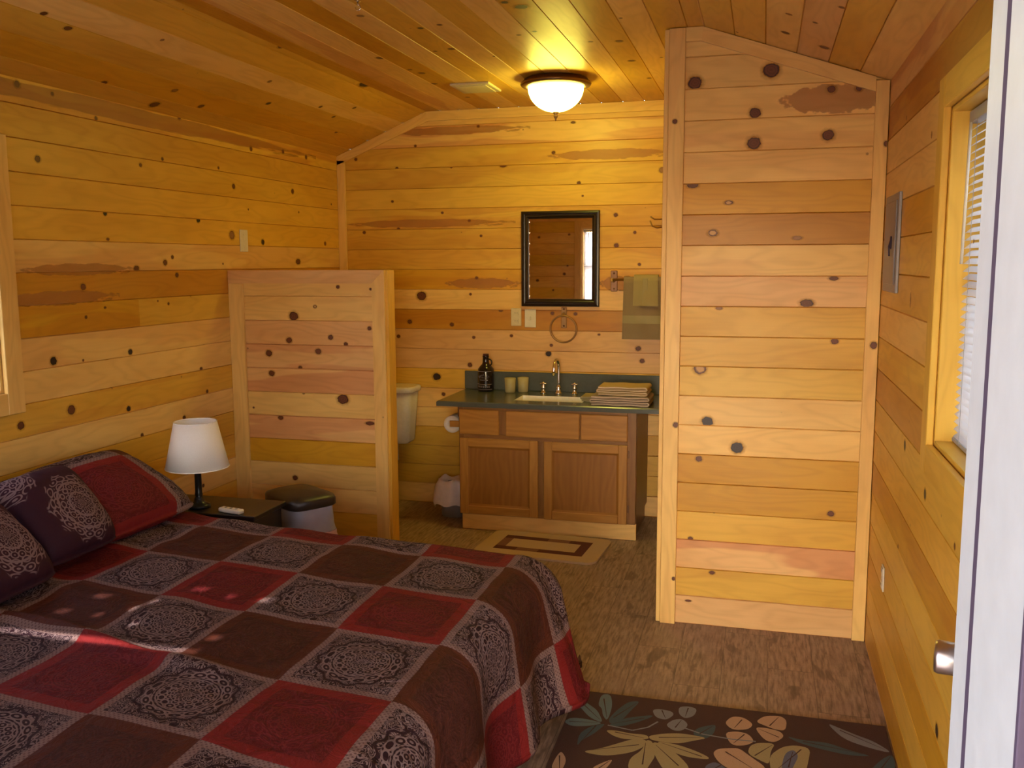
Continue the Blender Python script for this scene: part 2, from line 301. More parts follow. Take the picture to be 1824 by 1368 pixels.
def mk_oak(name,c1,c2,vert=True):
    t=NT(name); x,y=t.uv()
    g=t.noise(t.vec(t.m('MULTIPLY',x,2.5),t.m('MULTIPLY',y,55)),1,4,.6)
    ph=t.m('SINE',t.m('ADD',t.m('MULTIPLY',y,150),t.m('MULTIPLY',t.noise(t.vec(t.m('MULTIPLY',x,2.5),t.m('MULTIPLY',y,7)),1,2),28)))
    f=t.m('ADD',t.m('MULTIPLY',g,.7),t.m('MULTIPLY',ph,.14))
    t.p(Base__Color=t.mix(f,c2,c1),Roughness=.36,Specular__IOR__Level=.45); t.bump(g,.15,.001); return t.mat
OAK=mk_oak('honey_oak',(.30,.120,.018),(.52,.240,.042))
OAKP=mk_oak('honey_oak_panel',(.23,.085,.012),(.40,.165,.028))
OAKM=mk_oak('honey_oak_frame_shaded',(.17,.065,.014),(.33,.145,.035))  # darkened oak: shadow around doors and drawers is put into the colour
OAKD=mk_oak('oak_dark_and_shaded',(.13,.045,.015),(.20,.07,.022))
def mk_fabric():
    """comforter: squares of medallion print, red and brown, with a dotted pale band. uv in units of squares"""
    t=NT('quilt_print'); x,y=t.uv()
    wx=t.m('MULTIPLY',t.m('SUBTRACT',t.noise(t.vec(x,y),1.2,2),.5),.04)
    xx=t.m('ADD',x,wx); yy=t.m('ADD',y,wx)
    fx=t.m('FLOOR',xx); fy=t.m('FLOOR',yy)
    px=t.m('SUBTRACT',t.m('SUBTRACT',xx,fx),.5); py=t.m('SUBTRACT',t.m('SUBTRACT',yy,fy),.5)
    odd=t.m('FLOORED_MODULO',t.m('ADD',fx,fy),2.0) ; odd=t.m('GREATER_THAN',odd,.5)
    redrow=t.m('GREATER_THAN',t.m('FLOORED_MODULO',fy,2.0),.5)
    ax=t.m('ABSOLUTE',px); ay=t.m('ABSOLUTE',py); mm=t.m('MAXIMUM',ax,ay)
    r=t.m('SQRT',t.m('ADD',t.m('MULTIPLY',px,px),t.m('MULTIPLY',py,py)))
    th=t.m('ARCTAN2',py,px)
    def ringl(r0,w): return t.ss(t.m('ABSOLUTE',t.m('SUBTRACT',r,r0)),w,w*.5)
    # scrolls : wandering contour lines of two noises
    n1=t.noise(t.vec(px,py,t.m('MULTIPLY',fx,3.1)),15.0,1.5,.4,1.0)
    sc=t.m('SINE',t.m('MULTIPLY',n1,46.0)); sc=t.ss(sc,-.15,.35)
    vp=t.n('ShaderNodeTexVoronoi',_feature='F1',Vector=t.vec(t.m('MULTIPLY',r,17.0),t.m('MULTIPLY',th,16/6.2832),0.0),Scale=1.0,Randomness=.25)
    pet=t.m('SINE',t.m('MULTIPLY',vp.outputs[0],15.0)); pet=t.ss(pet,-.1,.4)
    inner=t.ss(r,.345,.33)
    M=t.m('ADD',t.m('MULTIPLY',pet,inner),t.m('MULTIPLY',sc,t.m('SUBTRACT',1.0,inner)))
    # dark petals outline outside the medallion
    lob=t.m('ADD',r,t.m('MULTIPLY',t.m('SINE',t.m('MULTIPLY',th,12.0)),.018))
    dark=t.ss(t.m('ABSOLUTE',t.m('SUBTRACT',lob,.37)),.018,.008)
    M=t.m('MULTIPLY',M,t.m('SUBTRACT',1.0,dark))
    M=t.m('MAXIMUM',M,t.m('MAXIMUM',ringl(.235,.008),t.m('MAXIMUM',ringl(.125,.006),ringl(.26,.005))))
    M=t.m('MULTIPLY',M,t.m('SUBTRACT',1.0,t.m('MULTIPLY',ringl(.248,.006),.9)))
    band=t.ss(mm,.428,.434); dot=t.m('MULTIPLY',t.m('SINE',t.m('MULTIPLY',px,150.0)),t.m('SINE',t.m('MULTIPLY',py,150.0)))
    dots=t.m('MULTIPLY',t.ss(dot,.25,.5),.65)
    weave=t.noise(t.vec(x,y),220.0,1)
    pale=t.mix(weave,(.19,.125,.125),(.30,.205,.20))
    marn=(.026,.008,.012)
    cm=t.mix(t.m('MULTIPLY',M,.80),marn,pale)
    bd=t.mix(dots,(.225,.140,.130),(.08,.03,.03))
    cm=t.mix(band,cm,bd)
    def sq(edge,base,line):
        c=t.mix(t.m('MULTIPLY',M,.38),base,line)
        return t.mix(t.ss(mm,.385,.395),c,edge)
    red=sq((.185,.014,.014),(.098,.007,.010),(.23,.03,.03))
    brn=sq((.082,.020,.011),(.052,.014,.010),(.11,.03,.022))
    oth=t.mix(redrow,brn,red)
    c=t.mix(odd,oth,cm)
    t.p(Base__Color=c,Roughness=.7,Specular__IOR__Level=.16)
    cr=t.noise(t.vec(x,y),4.2,4,.6,1.0)
    seam=t.m('FRACT',t.m('MULTIPLY',y,.74)); seam=t.ss(t.m('ABSOLUTE',t.m('SUBTRACT',seam,.5)),.0,.05)
    t.bump(t.m('ADD',t.m('ADD',t.m('MULTIPLY',cr,1.0),t.m('MULTIPLY',M,.012)),t.m('MULTIPLY',seam,.12)),.6,.022); return t.mat
QUILT=mk_fabric()
def mk_cushion():
    t=NT('cushion_print'); x,y=t.uv()
    M=None
    for (cx,cy,R) in ((.60,.42,.37),(.05,1.02,.36),(1.30,-.12,.2)):
        dx=t.m('SUBTRACT',x,cx); dy=t.m('SUBTRACT',y,cy)
        r=t.m('DIVIDE',t.m('SQRT',t.m('ADD',t.m('MULTIPLY',dx,dx),t.m('MULTIPLY',dy,dy))),R)
        th=t.m('ARCTAN2',dy,dx)
        vp=t.n('ShaderNodeTexVoronoi',Vector=t.vec(t.m('MULTIPLY',r,6.0),t.m('MULTIPLY',th,16/6.2832),0.0),Scale=1.0,Randomness=.3)
        pet=t.ss(t.m('SINE',t.m('MULTIPLY',vp.outputs[0],17.0)),-.1,.5)
        lob=t.m('ADD',r,t.m('MULTIPLY',t.m('SINE',t.m('MULTIPLY',th,10.0)),.07))
        m=t.m('MULTIPLY',pet,t.ss(lob,1.0,.93))
        for r0 in (.68,.36):
            m=t.m('MAXIMUM',m,t.ss(t.m('ABSOLUTE',t.m('SUBTRACT',r,r0)),.035,.018))
        M=m if M is None else t.m('MAXIMUM',M,m)
    pale=(.26,.165,.17)
    c=t.mix(t.m('MULTIPLY',M,.75),(.038,.010,.018),pale)
    edge=t.ss(t.m('ADD',x,t.m('MULTIPLY',y,-.0)),1.02,1.06)
    t.p(Base__Color=c,Roughness=.7,Specular__IOR__Level=.16)
    t.bump(t.noise(t.vec(x,y),4,3),.4,.012); return t.mat
CUSH=mk_cushion()
def mk_slate():
    t=NT('slate_laminate'); x,y,z,v=t.obj()
    n=t.noise(v,60,4,.7); n2=t.noise(v,9,3)
    t.p(Base__Color=t.mix(t.m('ADD',t.m('MULTIPLY',n,.6),t.m('MULTIPLY',n2,.4)),(.060,.068,.062),(.120,.128,.115)),Roughness=.22,Specular__IOR__Level=.5); return t.mat
SLATE=mk_slate()
WHITE_P=plain('white_paint',(.40,.405,.43),.45,bump=.1)
GASKET=plain('gasket_dark',(.045,.028,.06),.7)
PLATE=plain('white_plastic',(.74,.66,.52),.35)
IVORY=plain('ivory_plastic',(.68,.56,.36),.35)
CERAM=plain('glazed_ceramic',(.74,.70,.66),.12)
SINK=plain('sink_porcelain',(.86,.80,.68),.12)
CHROME=plain('chrome',(.78,.76,.74),.12,1.0)
NICKEL=plain('satin_nickel',(.55,.50,.50),.28,1.0)
BRONZE=plain('aged_bronze',(.20,.105,.055),.35,.9)
BRONZE_L=plain('antique_brass',(.34,.19,.075),.38,.8)
ESPR=plain('espresso_frame',(.018,.010,.011),.25)
FRAMEEDGE=plain('frame_bead',(.10,.075,.09),.3)
BLACKW=plain('black_lacquer',(.016,.011,.010),.32)
BLACKP=plain('black_plastic',(.030,.019,.015),.38)
SHADE=plain('lamp_shade_linen',(.95,.86,.79),.8,bs=400)
SHADE.node_tree.nodes['Principled BSDF'].inputs['Subsurface Weight'].default_value=0.0
DARKIRON=plain('dark_iron',(.012,.012,.014),.3,.3)
GREYMET=plain('grey_panel_paint',(.27,.25,.27),.4,.2)
VENT=plain('vent_cream',(.66,.55,.38),.5)
BAG=plain('plastic_bag_white',(.86,.76,.68),.35,bump=1.0,bs=22)
BAGG=plain('clear_bag_grey',(.36,.33,.36),.3,bump=.5,bs=25)
BAGP=plain('pink_bin_liner',(.68,.36,.30),.45,bump=.3,bs=25)
PAPER=plain('tissue_paper',(.80,.72,.62),.9)
TOWEL_G=plain('sage_towel',(.26,.185,.105),.95,bump=.5,bs=500)
TOWEL_G2=plain('sage_towel_band',(.33,.27,.145),.85,bump=.2,bs=500)
TOWEL_H=plain('sage_hand_towel',(.35,.275,.13),.95,bump=.5,bs=500)
TOWEL_T=plain('tan_towel',(.50,.36,.185),.95,bump=.5,bs=500)
TOWEL_E=plain('towel_piping',(.66,.52,.42),.9)
TOWEL_U=plain('taupe_towel',(.34,.255,.20),.95,bump=.5,bs=500)
CUPM=plain('tan_stoneware',(.42,.35,.16),.35)
JUGM=plain('black_glaze',(.012,.007,.010),.12)
JUGL=plain('jug_print',(.30,.26,.27),.5)
REDC=plain('red_cap',(.06,.008,.012),.4)
RUGB=plain('rug_brown_pile',(.060,.022,.014),.95,bump=.8,bs=300)
RUGM={'teal':(.125,.165,.165),'teal_dark':(.055,.080,.080),'grey':(.20,.19,.19),'gold':(.34,.255,.115),'pink':(.46,.28,.165),'slate':(.115,.11,.155)}
RUGM={k:plain('rug_'+k,v,.95,bump=.8,bs=300) for k,v in RUGM.items()}
MAT_B=plain('bath_mat_beige',(.50,.34,.21),.95,bump=.6,bs=300)
MAT_R=plain('bath_mat_maroon',(.10,.022,.022),.95,bump=.6,bs=300)
MAT_P=plain('bath_mat_mauve',(.20,.085,.065),.95,bump=.6,bs=300)
EXTW=plain('sun_block_cream',(.62,.58,.52),.7)
GROUND=plain('gravel_ground',(.46,.42,.37),.95,bs=30)
MATTR=plain('mattress_ticking',(.55,.50,.47),.9)
FRAMEW=plain('dark_bed_frame',(.05,.03,.02),.5)
def mk_blind():
    t=NT('blind_vinyl'); tr=t.n('ShaderNodeBsdfTranslucent',Color=(.85,.86,.95,1))
    t.p(Base__Color=(.80,.80,.84),Roughness=.4)
    mx=t.nt.nodes.new('ShaderNodeMixShader'); mx.inputs[0].default_value=.24
    t.nt.links.new(t.b.outputs[0],mx.inputs[1]); t.nt.links.new(tr.outputs[0],mx.inputs[2])
    t.nt.links.new(mx.outputs[0],t.nt.nodes['Material Output'].inputs[0]); return t.mat
BLIND=mk_blind()
def mk_glass():
    t=NT('window_glass'); tr=t.n('ShaderNodeBsdfTransparent',Color=(.96,.98,.98,1)); gl=t.n('ShaderNodeBsdfGlossy',Roughness=.02)
    fr=t.n('ShaderNodeFresnel',IOR=1.45); mx=t.nt.nodes.new('ShaderNodeMixShader')
    t.nt.links.new(fr.outputs[0],mx.inputs[0]); t.nt.links.new(tr.outputs[0],mx.inputs[1]); t.nt.links.new(gl.outputs[0],mx.inputs[2])
    t.nt.links.new(mx.outputs[0],t.nt.nodes['Material Output'].inputs[0]); return t.mat
GLASS=mk_glass()
def mk_mirror():
    t=NT('mirror_silver'); t.p(Base__Color=(.86,.86,.86),Metallic=1.0,Roughness=.015); return t.mat
MIRROR=mk_mirror()
def mk_dome():
    t=NT('alabaster_glass_lit'); x,y,z,v=t.obj(); n=t.noise(v,9,4,.6,.8)
    e=t.mix(n,(1.0,.85,.085),(1.0,.94,.18))
    t.p(Base__Color=(.85,.75,.5),Roughness=.3,Emission__Color=e,Emission__Strength=DOME_E); return t.mat
DOME=mk_dome()
# ------------------------------------------------------------------ boarding
TL=(.84,.54,.170); TM=(.74,.43,.058); TD=(.64,.33,.022); TP=(.77,.455,.180); TY=(.76,.47,.068); TR=(.54,.245,.022)
def clip(poly,outl):
    """poly, outl : lists of (u,v), outl convex ccw"""
    for i in range(len(outl)):
        a=outl[i]; b=outl[(i+1)%len(outl)]; out=[]
        def sd(p): return (b[0]-a[0])*(p[1]-a[1])-(b[1]-a[1])*(p[0]-a[0])
        for j in range(len(poly)):
            p=poly[j]; q=poly[(j+1)%len(poly)]; sp=sd(p); sq=sd(q)
            if sp>=-1e-9: out.append(p)
            if (sp>1e-9 and sq<-1e-9) or (sp<-1e-9 and sq>1e-9):
                k=sp/(sp-sq); out.append((p[0]+(q[0]-p[0])*k,p[1]+(q[1]-p[1])*k))
        poly=out
        if len(poly)<3: return []
    return poly
def boards(mb,O,U,V,N,outl,pitch,off,tints,holes=(),thick=.09,flip=False,g=.0026,dep=.0065):
    O=Vector(O);U=Vector(U).normalized();V=Vector(V).normalized();N=Vector(N)
    us=[p[0] for p in outl]; vs=[p[1] for p in outl]; u0,u1=min(us),max(us)
    k0=int(math.floor((min(vs)-off)/pitch)); k1=int(math.ceil((max(vs)-off)/pitch))
    def put(poly,depf,uvf,tint,nrm):
        poly=clip(poly,outl)
        if len(poly)<3: return
        P=[O+U*a+V*b+N*depf(b) for a,b in poly]
        if (P[1]-P[0]).cross(P[2]-P[0]).dot(N)*nrm<0: P=P[::-1]; poly=poly[::-1]
        mb.poly(P,[uvf(a,b) for a,b in poly],tint,0)
    for k in range(k0,k1):
        v0=off+k*pitch; v1=v0+pitch
        t=tints.get(k,None) if isinstance(tints,dict) else None
        if t is None: t=random.choice([TL,TM,TM,TY,TL,TP])
        segs=t if isinstance(t,list) else [(1e9,t)]
        last=-1e9
        for (ue,tc) in segs:
            hs=tc[3] if len(tc)>3 else random.choice([0,0,0,.25,.4])
            j=random.uniform(.93,1.06)
            tint=(tc[0]*j,tc[1]*j,tc[2]*j,hs)
            ox,oy=random.uniform(0,90),random.uniform(0,90)
            uvf=lambda a,b:(a+ox,b-v0+oy)
            sa=max(u0,last); sb=min(u1,ue); last=ue
            if sb<=sa: continue
            cuts=sorted(set([v0,v1]+[h[2] for h in holes if v0<h[2]<v1]+[h[3] for h in holes if v0<h[3]<v1]))
            for c0,c1 in zip(cuts[:-1],cuts[1:]):
                xs=[(sa,sb)]
                for h in holes:
                    if h[2]<=c0+1e-6 and h[3]>=c1-1e-6:
                        nx=[]
                        for a,b in xs:
                            if h[0]>a: nx.append((a,min(b,h[0])))
                            if h[1]<b: nx.append((max(a,h[1]),b))
                        xs=[q for q in nx if q[1]-q[0]>1e-5]
                for a,b in xs:
                    lo=c0; hi=c1
                    if abs(c0-v0)<1e-6:
                        put([(a,v0),(b,v0),(b,v0+g),(a,v0+g)],lambda v:-dep*(1-(v-v0)/g),uvf,tint,1); lo=v0+g
                    if abs(c1-v1)<1e-6:
                        put([(a,v1-g),(b,v1-g),(b,v1),(a,v1)],lambda v:-dep*(1-(v1-v)/g),uvf,tint,1); hi=v1-g
                    if hi>lo: put([(a,lo),(b,lo),(b,hi),(a,hi)],lambda v:0,uvf,tint,1)
                    put([(a,c0),(b,c0),(b,c1),(a,c1)],lambda v:-thick,uvf,tint,-1)
    # rims
    def rim(p,q):
        P=[O+U*p[0]+V*p[1]-N*.004,O+U*q[0]+V*q[1]-N*.004,O+U*q[0]+V*q[1]-N*thick,O+U*p[0]+V*p[1]-N*thick]
        mb.poly(P,None,TM+(0,),0)
    for i in range(len(outl)): rim(outl[i],outl[(i+1)%len(outl)])
    for h in holes:
        c=[(h[0],h[2]),(h[1],h[2]),(h[1],h[3]),(h[0],h[3])]
        for i in range(4): rim(c[i],c[(i+1)%4])
MI={'':1,'k':2,'l':3,'r':4}
def knots(mb,O,U,V,N,lst,outl,pitch=None,off=0,tintf=None,d0=.0006):
    O=Vector(O);U=Vector(U).normalized();V=Vector(V).normalized();N=Vector(N)
    for i,(a,b,r,kind,asp) in enumerate(lst):
        ru=r*asp*.84; rv=r*.86
        if kind=='h': mi=5; rv=r*1.0; ru=r*.55 if asp<1 else r
        else: mi=MI[kind]
        n=18; E=1.6 if mi!=5 else 1.0
        pts=[(a+ru*E*math.cos(2*math.pi*k/n),b+rv*E*math.sin(2*math.pi*k/n)) for k in range(n)]
        pts=clip(pts,outl)
        if pitch:  # stay inside one board
            k=math.floor((b-off)/pitch); pts=clip(pts,[(-99,off+k*pitch+.002),(99,off+k*pitch+.002),(99,off+(k+1)*pitch-.002),(-99,off+(k+1)*pitch-.002)])
        if len(pts)<3: continue
        P=[O+U*x+V*y+N*(d0+.00005*(i%5)) for x,y in pts]
        uv=[((x-a)/ru,(y-b)/rv) for x,y in pts]
        if (P[1]-P[0]).cross(P[2]-P[0]).dot(N)<0: P=P[::-1]; uv=uv[::-1]
        tc=(TM if tintf is None else tintf)
        mb.poly(P,uv,tc[:3]+((i*7%23)/3.0,),mi)
def heart(mb,O,U,V,N,a0,a1,b0,b1,outl):
    O=Vector(O);U=Vector(U).normalized();V=Vector(V).normalized();N=Vector(N)
    pts=clip([(a0,b0),(a1,b0),(a1,b1),(a0,b1)],outl)
    ca,cb=(a0+a1)/2,(b0+b1)/2
    P=[O+U*x+V*y+N*.0003 for x,y in pts]; uv=[((x-ca)/(a1-a0)*2,(y-cb)/(b1-b0)*2) for x,y in pts]
    if (P[1]-P[0]).cross(P[2]-P[0]).dot(N)<0: P=P[::-1]; uv=uv[::-1]
    mb.poly(P,uv,(1,1,1,0),5)
PI_=.1334
# ---- left wall
mb=MB(); ol=[(YF,0),(D,0),(D,HL),(YF,HL)]
LW=(2.02,2.915,1.155,2.055)
boards(mb,(0,0,0),(0,1,0),(0,0,1),(1,0,0),ol,.1299,.058,{17:TY+(.9,),16:TM,15:TM,14:TM,13:TM,12:TL+(.5,),11:TR,10:[(3.75,TD+(.6,)),(99,TM)],9:TL,8:TL,7:TM,6:TL,5:TM,4:TM,3:TL,2:TM,1:TL,0:TM},[LW],.10)
knots(mb,(0,0,0),(0,1,0),(0,0,1),(1,0,0),KN['left'],ol,.1299,.058)
heart(mb,(0,0,0),(0,1,0),(0,0,1),(1,0,0),2.2,5.6,2.285,2.362,ol)
heart(mb,(0,0,0),(0,1,0),(0,0,1),(1,0,0),2.9,3.62,1.478,1.54,ol)
heart(mb,(0,0,0),(0,1,0),(0,0,1),(1,0,0),3.03,3.75,1.600,1.652,ol)
struct(mb.build('wall_left',PM))
# ---- back wall
mb=MB(); ob=[(0,0),(W,0),(W,HR),(XR,HC),(XC,HC),(0,HL)]
A=((0,D,0),(1,0,0),(0,0,1),(0,-1,0))
boards(mb,*A,ob,PI_,.002,{0:TL,1:TM,2:TM,3:TM,4:TL,5:TL,6:TM,7:TP,8:TP,9:TR,10:TL,11:TD+(.4,),12:TM,13:TM,14:TY+(.6,),15:TY,16:TY,17:TY+(.5,),18:TL+(.9,),19:TL},[],.10)
knots(mb,*A,KN['back'],ob,PI_,.002)
heart(mb,*A,.75,1.30,1.475,1.545,ob); heart(mb,*A,.36,1.35,2.475,2.530,ob); heart(mb,*A,1.45,2.30,2.285,2.35,ob); heart(mb,*A,1.80,2.10,1.462,1.56,ob); heart(mb,*A,.05,1.25,1.88,1.935,ob)
struct(mb.build('wall_back',PM))
# ---- right wall
mb=MB(); orr=[(YF,0),(D,0),(D,HR),(YF,HR)]
RW=(1.87,2.775,1.137,2.055)
A=((W,0,0),(0,1,0),(0,0,1),(-1,0,0))
boards(mb,*A,orr,.1330,.003,{17:TP+(.9,),16:TR+(.8,),15:TL,14:TL,13:TD,12:TY,11:TM,10:TL,9:TY,8:TR,7:TY,6:TM,5:TD+(.5,),4:TY,3:TM,2:TD,1:TM,0:TD},[RW],.10)
knots(mb,*A,KN['right'],orr,.1330,.003)
struct(mb.build('wall_right',PM))
# ---- front wall (behind the camera: seen in the mirror)
mb=MB(); of=[(0,0),(W,0),(W,HR),(XR,HC),(XC,HC),(0,HL)]
FWn=(.655,1.56,1.155,2.055); DR=(2.00,2.94,-.01,2.06)
A=((0,YF,0),(1,0,0),(0,0,1),(0,1,0))
boards(mb,*A,of,PI_,.002,{k:(TL+(.3,) if k%3 else TY+(0,)) for k in range(20)},[FWn,DR],.115)
knots(mb,*A,[(.12,1.95,.015,'',1.2),(.5,1.98,.014,'',1.2),(.48,1.60,.012,'',1.2),(.44,1.50,.018,'',1.2),(.1,1.42,.018,'',1.2),(.3,1.3,.012,'',1.2)],of)
struct(mb.build('wall_front',PM))
# ---- ceiling (two slopes and the flat)
mb=MB(); s1=Vector((XC,0,HC-HL)); l1=s1.length; s1.normalize(); n1=Vector((s1.z,0,-s1.x))
o1=[(YF,0),(D,0),(D,l1),(YF,l1)]
A=((0,0,HL),(0,1,0),s1,n1)
boards(mb,*A,o1,.1385,-.03,{0:TM,1:TD,2:TM,3:TL,4:TM,5:TM},[],.08)
knots(mb,*A,KN['slope_left'],o1,.1385,-.03)
A=((0,0,HC),(0,1,0),(1,0,0),(0,0,-1)); o2=[(YF,XC),(D,XC),(D,XR),(YF,XR)]
boards(mb,*A,o2,.1335,.608,{0:TD+(.5,),1:TL+(.8,),2:TL,3:TD,4:TL,5:TM,6:TL,7:TM,8:TL,9:TD,10:TL,11:TM,12:TL,13:TM,14:TM},[],.08)
knots(mb,*A,KN['flat'],o2,.1335,.608)
s2=Vector((W-XR,0,HR-HC)); l2=s2.length; s2.normalize(); n2=Vector((s2.z,0,-s2.x))
o3=[(YF,0),(D,0),(D,l2),(YF,l2)]; A=((XR,0,HC),(0,1,0),s2,n2)
boards(mb,*A,o3,.1325,.006,{0:TM,1:TM,2:TL,3:TP,4:TM,5:TL},[],.08)
knots(mb,*A,KN['slope_right'],o3,.1325,.006)
struct(mb.build('ceiling',PM))
# roof skin keeps daylight out above the boards
mb=MB(); mb.box((-.35,YF-.3,2.78),(W+.35,D+.3,2.86)); struct(mb.build('roof',FRAMEW))
# ---- floor
mb=MB(); mb.box((-.12,YF-.12,-.10),(W+.12,D+.12,0.0))
o=mb.build('floor',FLOOR)
for l in o.data.loops: o.data.uv_layers[0].data[l.index].uv=o.data.vertices[l.vertex_index].co.xy
struct(o)
mb=MB(); mb.box((-8,-9,-.35),(12,14,-.22)); struct(mb.build('ground',GROUND))
# ---- closet walls
XL=2.403
mb=MB(); oc=[(XL,0),(W-.001,0),(W-.001,HR-.002),(XR,HC-.002),(XL,HC-.002)]
A=((0,YC,0),(1,0,0),(0,0,1),(0,-1,0))
boards(mb,*A,oc,.1320,.001,{0:TP,1:TM,2:TP+(1.,),3:TM,4:TD+(0,),5:TD+(0,),6:TL,7:TL,8:TY,9:TM,10:TM,11:TP+(0.2,),12:TL,13:TR+(0,),14:TD,15:TL,16:TL,17:TL,18:TL,19:TL},[],.09)
knots(mb,*A,KN['closet'],oc,.1320,.001)
heart(mb,*A,2.85,3.34,2.25,2.37,oc)
struct(mb.build('wall_closet_front',PM))
mb=MB(); os_=[(YC+.09,0),(D-.001,0),(D-.001,HC-.002),(YC+.09,HC-.002)]
boards(mb,(XL,0,0),(0,1,0),(0,0,1),(-1,0,0),os_,.1320,.001,{},[],.06)
struct(mb.build('wall_closet_side',PM))
# ---- half partition
XP=.916; HP=1.612
mb=MB(); op=[(.001,0),(XP-.006,0),(XP-.006,HP-.018),(.001,HP-.018)]
A=((0,YP,0),(1,0,0),(0,0,1),(0,-1,0))
boards(mb,*A,op,.1306,.036,{11:TL,10:TL,9:TP+(.2,),8:TP+(.7,),7:TP+(.9,),6:TL,5:TP+(.8,),4:TD,3:TL,2:TL+(.4,),1:TM,0:TM},[],.04,dep=.006,g=.003)
knots(mb,*A,KN['part'],op,.1306,.036)
boards(mb,(0,YP+.085,0),(1,0,0),(0,0,1),(0,1,0),op,.1306,.036,{},[],.04)
struct(mb.build('wall_partition',PM))
# ------------------------------------------------------------------ trims
_tn=[0]
KT=[(2.459,.926,.014,'',1.0),(2.432,2.243,.012,'',1.0),(2.463,.215,.010,'',1.0),(3.272,1.297,.017,'',1.0),(3.284,2.12,.014,'',.8)]
def trim(a,b,tint=TL,ax=None,kn=()):
    _tn[0]+=1; mb=MB(); mb.box(a,b,tint+(random.choice([0,.3]),),0,None,ax,.0018)
    if kn: knots(mb,(0,a[1],0),(1,0,0),(0,0,1),(0,-1,0),kn,[(a[0]+.002,a[2]),(b[0]-.002,a[2]),(b[0]-.002,b[2]),(a[0]+.002,b[2])])
    return struct(mb.build('trim_%d'%_tn[0],PM))
def trim_poly(pts,y0,y1,tint=TL,d=None):
    """flat board cut to a polygon in the xz plane, between y0 (room side) and y1"""
    _tn[0]+=1; mb=MB(); n=len(pts); d=Vector(d or (1,0)); dn=Vector((-d.y,d.x)); ox=random.uniform(0,50)
    uv=[(Vector(p).dot(d)+ox,Vector(p).dot(dn)+ox) for p in pts]; t=tint+(.2,)
    mb.poly([(p[0],y0,p[1]) for p in pts],uv,t); mb.poly([(p[0],y1,p[1]) for p in pts][::-1],uv[::-1],t)
    for i in range(n):
        p=pts[i]; q=pts[(i+1)%n]; mb.poly([(p[0],y0,p[1]),(p[0],y1,p[1]),(q[0],y1,q[1]),(q[0],y0,q[1])],[(0,0),(0,.02),(.3,.02),(.3,0)],t)
    return struct(mb.build('trim_%d'%_tn[0],PM))
tb=.017
# back wall : corner post, sloped and flat top boards
trim((.001,D-tb,0),(.058,D-.0008,HL-.03),TL)
trim_poly([(0.001,HL-.062),(.058,HL-.040),(XC+.012,HC-.062),(XC,HC-.002),(.001,HL-.003)],D-tb,D-.0008,TL,(.92,.38))
trim_poly([(XC+.012,HC-.062),(XL-.02,HC-.062),(XL-.02,HC-.002),(XC,HC-.002)],D-tb,D-.0008,TL)
# closet : side edge board, left, right, top
trim((XL-.021,YC-.004,0),(XL-.0015,YC+.085,HC-.004),TL)
trim((XL,YC-tb-.004,0),(XL+.068,YC-.0008,HC-.004),TL,None,KT[:3])
trim((3.236,YC-tb,0),(W-.003,YC-.0008,HR-.0),TL,None,KT[3:])
trim_poly([(XL+.069,HC-.060),(XR-.005,HC-.060),(XR,HC-.003),(XL+.069,HC-.003)],YC-tb,YC-.0008,TL)
sl=(HR-HC)/(W-XR)
trim_poly([(XR-.005,HC-.061),(3.235,HC+sl*(3.235-XR)-.062),(3.235,HC+sl*(3.235-XR)-.004),(XR,HC-.003)],YC-tb,YC-.0008,TL,(.95,-.33))
# partition : left, right, top, end cap, cap
trim((.001,YP-tb,0),(.088,YP-.001,HP-.072),TL)
trim_poly([(.001,HP-.071),(.845,HP-.071),(XP-.001,HP-.001),(.001,HP-.001)],YP-tb,YP-.001,TP)
trim_poly([(.845,0),(XP-.001,0),(XP-.001,HP-.001),(.845,HP-.071)],YP-tb,YP-.001,TL,(0,1))
trim((XP-.005,YP-.0005,0),(XP+.014,YP+.088,HP-.001),TM)
trim((.001,YP-.0005,HP-.0175),(XP-.006,YP+.088,HP-.0005),TP)
